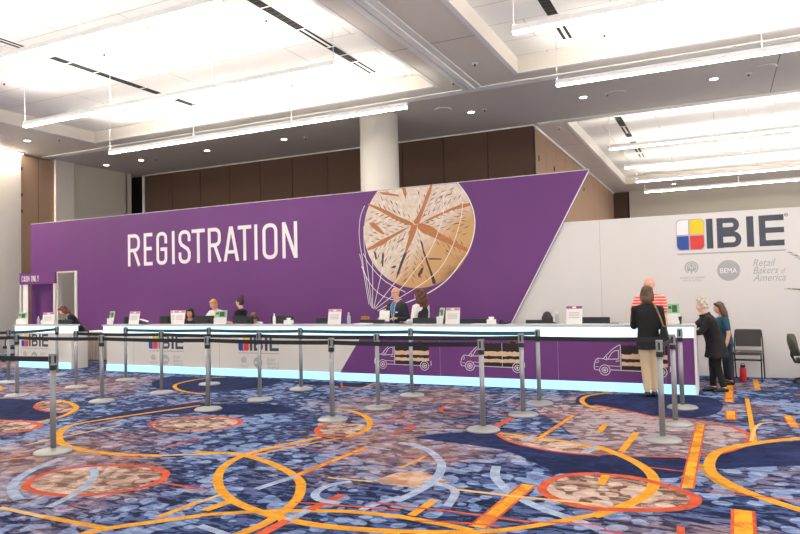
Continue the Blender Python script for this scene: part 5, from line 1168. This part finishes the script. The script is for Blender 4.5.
person('woman with long wavy reddish brown hair in white sleeves and dark vest',(-5.08,11.52,0),math.radians(-104),1.575,.05,None,(.08,.1),'long','hair_reddish','skin','cloth_white','long',.05,1.03,1.04,'cloth_charcoal','shoe_black',{'L':((.03,-.02,-.165),(-.01,-.13,.0)),'R':((-.03,-.02,-.165),(.01,-.13,.0))},None,('vest',),'blouse')
person('dark-haired seated person with bowed head before the white wall',(-2.75,11.72,0),math.radians(10),1.54,.36,.50,(.85,0),'bob','hair_dark','skin_tan','cloth_black','long',.06,1.,1.,'cloth_navy','shoe_black',DOWN,None,(),'jacket')
person('bald man in a red and white striped polo shirt behind the counter',(-1.04,11.5,0),math.radians(2),1.68,.06,None,(.22,.05),'bald','hair_grey','skin','cloth_striped','short',.05,1.02,1.06,'cloth_navy','shoe_black',{'L':((.06,-.05,-.16),(-.02,-.14,-.02)),'R':((-.06,-.05,-.16),(.02,-.14,-.02))},None,(),'polo_shirt')
# visitors
person('woman seen from behind in a black coat and beige trousers at the counter',(-.945,10.0,0),math.radians(184),1.53,.04,None,(.12,0),'bob','hair_brown','skin','cloth_black','long',.09,1.18,1.10,'cloth_khaki','shoe_black',{'L':((.018,-.05,-.16),(-.01,-.12,.045)),'R':((-.018,-.02,-.17),(.0,-.11,.05))},
       {'L':((.034,-.01,.285),(.026,.01,.045)),'R':((-.046,-.012,.285),(-.034,-.03,.045))},(),'coat')
person('white-haired person in a long black coat leaning on the counter end',(-.10,10.70,0),math.radians(-78),1.34,.30,None,(.02,0),'curly','hair_grey','skin_pale','cloth_black','long',.15,1.28,1.42,'cloth_black','shoe_black',{'L':((.02,-.09,-.14),(-.02,-.10,-.0)),'R':((-.0,-.13,-.11),(.0,-.13,.012))},
       {'L':((.035,.0,.285),(.04,.06,.045)),'R':((-.045,-.03,.285),(-.045,-.03,.045))},(),'coat')
person('woman with brown hair and teal top standing behind the white-haired person',(.05,11.52,0),math.radians(-70),1.26,.15,None,(.1,-.1),'long','hair_brown','skin','cloth_teal','short',.06,1.05,1.04,'cloth_navy','shoe_black',{'L':((.05,.01,-.165),(-.02,-.03,-.15)),'R':((-.03,-.05,-.16),(.0,-.13,-.01))},None,(),'top')
# seats for the seated
for (x,y,rz,l) in ((-10.83,11.68,20,'task chair under the half hidden dark-haired person'),(-9.13,11.68,48,'task chair under the bowed person in white'),(-2.75,11.76,10,'task chair under the bowed person by the white wall')):
    office_chair((x,y,0),math.radians(rz),'grey '+l,'chair_fabric',False,.40)
# shoulder bag
t=thing('shoulder_bag','black shoulder bag hanging at the right side of the coated woman','bag',(-.735,9.96,.74))
b=MB(); b.loft([[(-.05,-.12,0),(.05,-.12,0),(.05,.12,0),(-.05,.12,0)],[(-.06,-.13,.10),(.06,-.13,.10),(.06,.13,.10),(-.06,.13,.10)],[(-.03,-.115,.25),(.03,-.115,.25),(.03,.115,.25),(-.03,.115,.25)]]); b.build('pouch','cloth_black',t,bevel=.02)
b=MB(); b.tube([(0,-.08,.25),(-.03,-.085,.36),(-.085,-.06,.50),(-.115,.02,.552),(-.085,.10,.50),(-.03,.10,.36),(0,.08,.25)],.011,8); b.build('strap','leather_tan',t)
# sheet in the bald man's hand
b=MB(); b.loft([[(-.10,0,0),(.10,0,0),(.10,.003,0),(-.10,.003,0)],[(-.10,.05,.20),(.10,.05,.20),(.10,.053,.20),(-.10,.053,.20)]]); tag(b.build('held_sheet','paper_white',loc=(-5.70,11.16,1.0),rz=.15),'white sheet held by the bald man in the suit','paper')
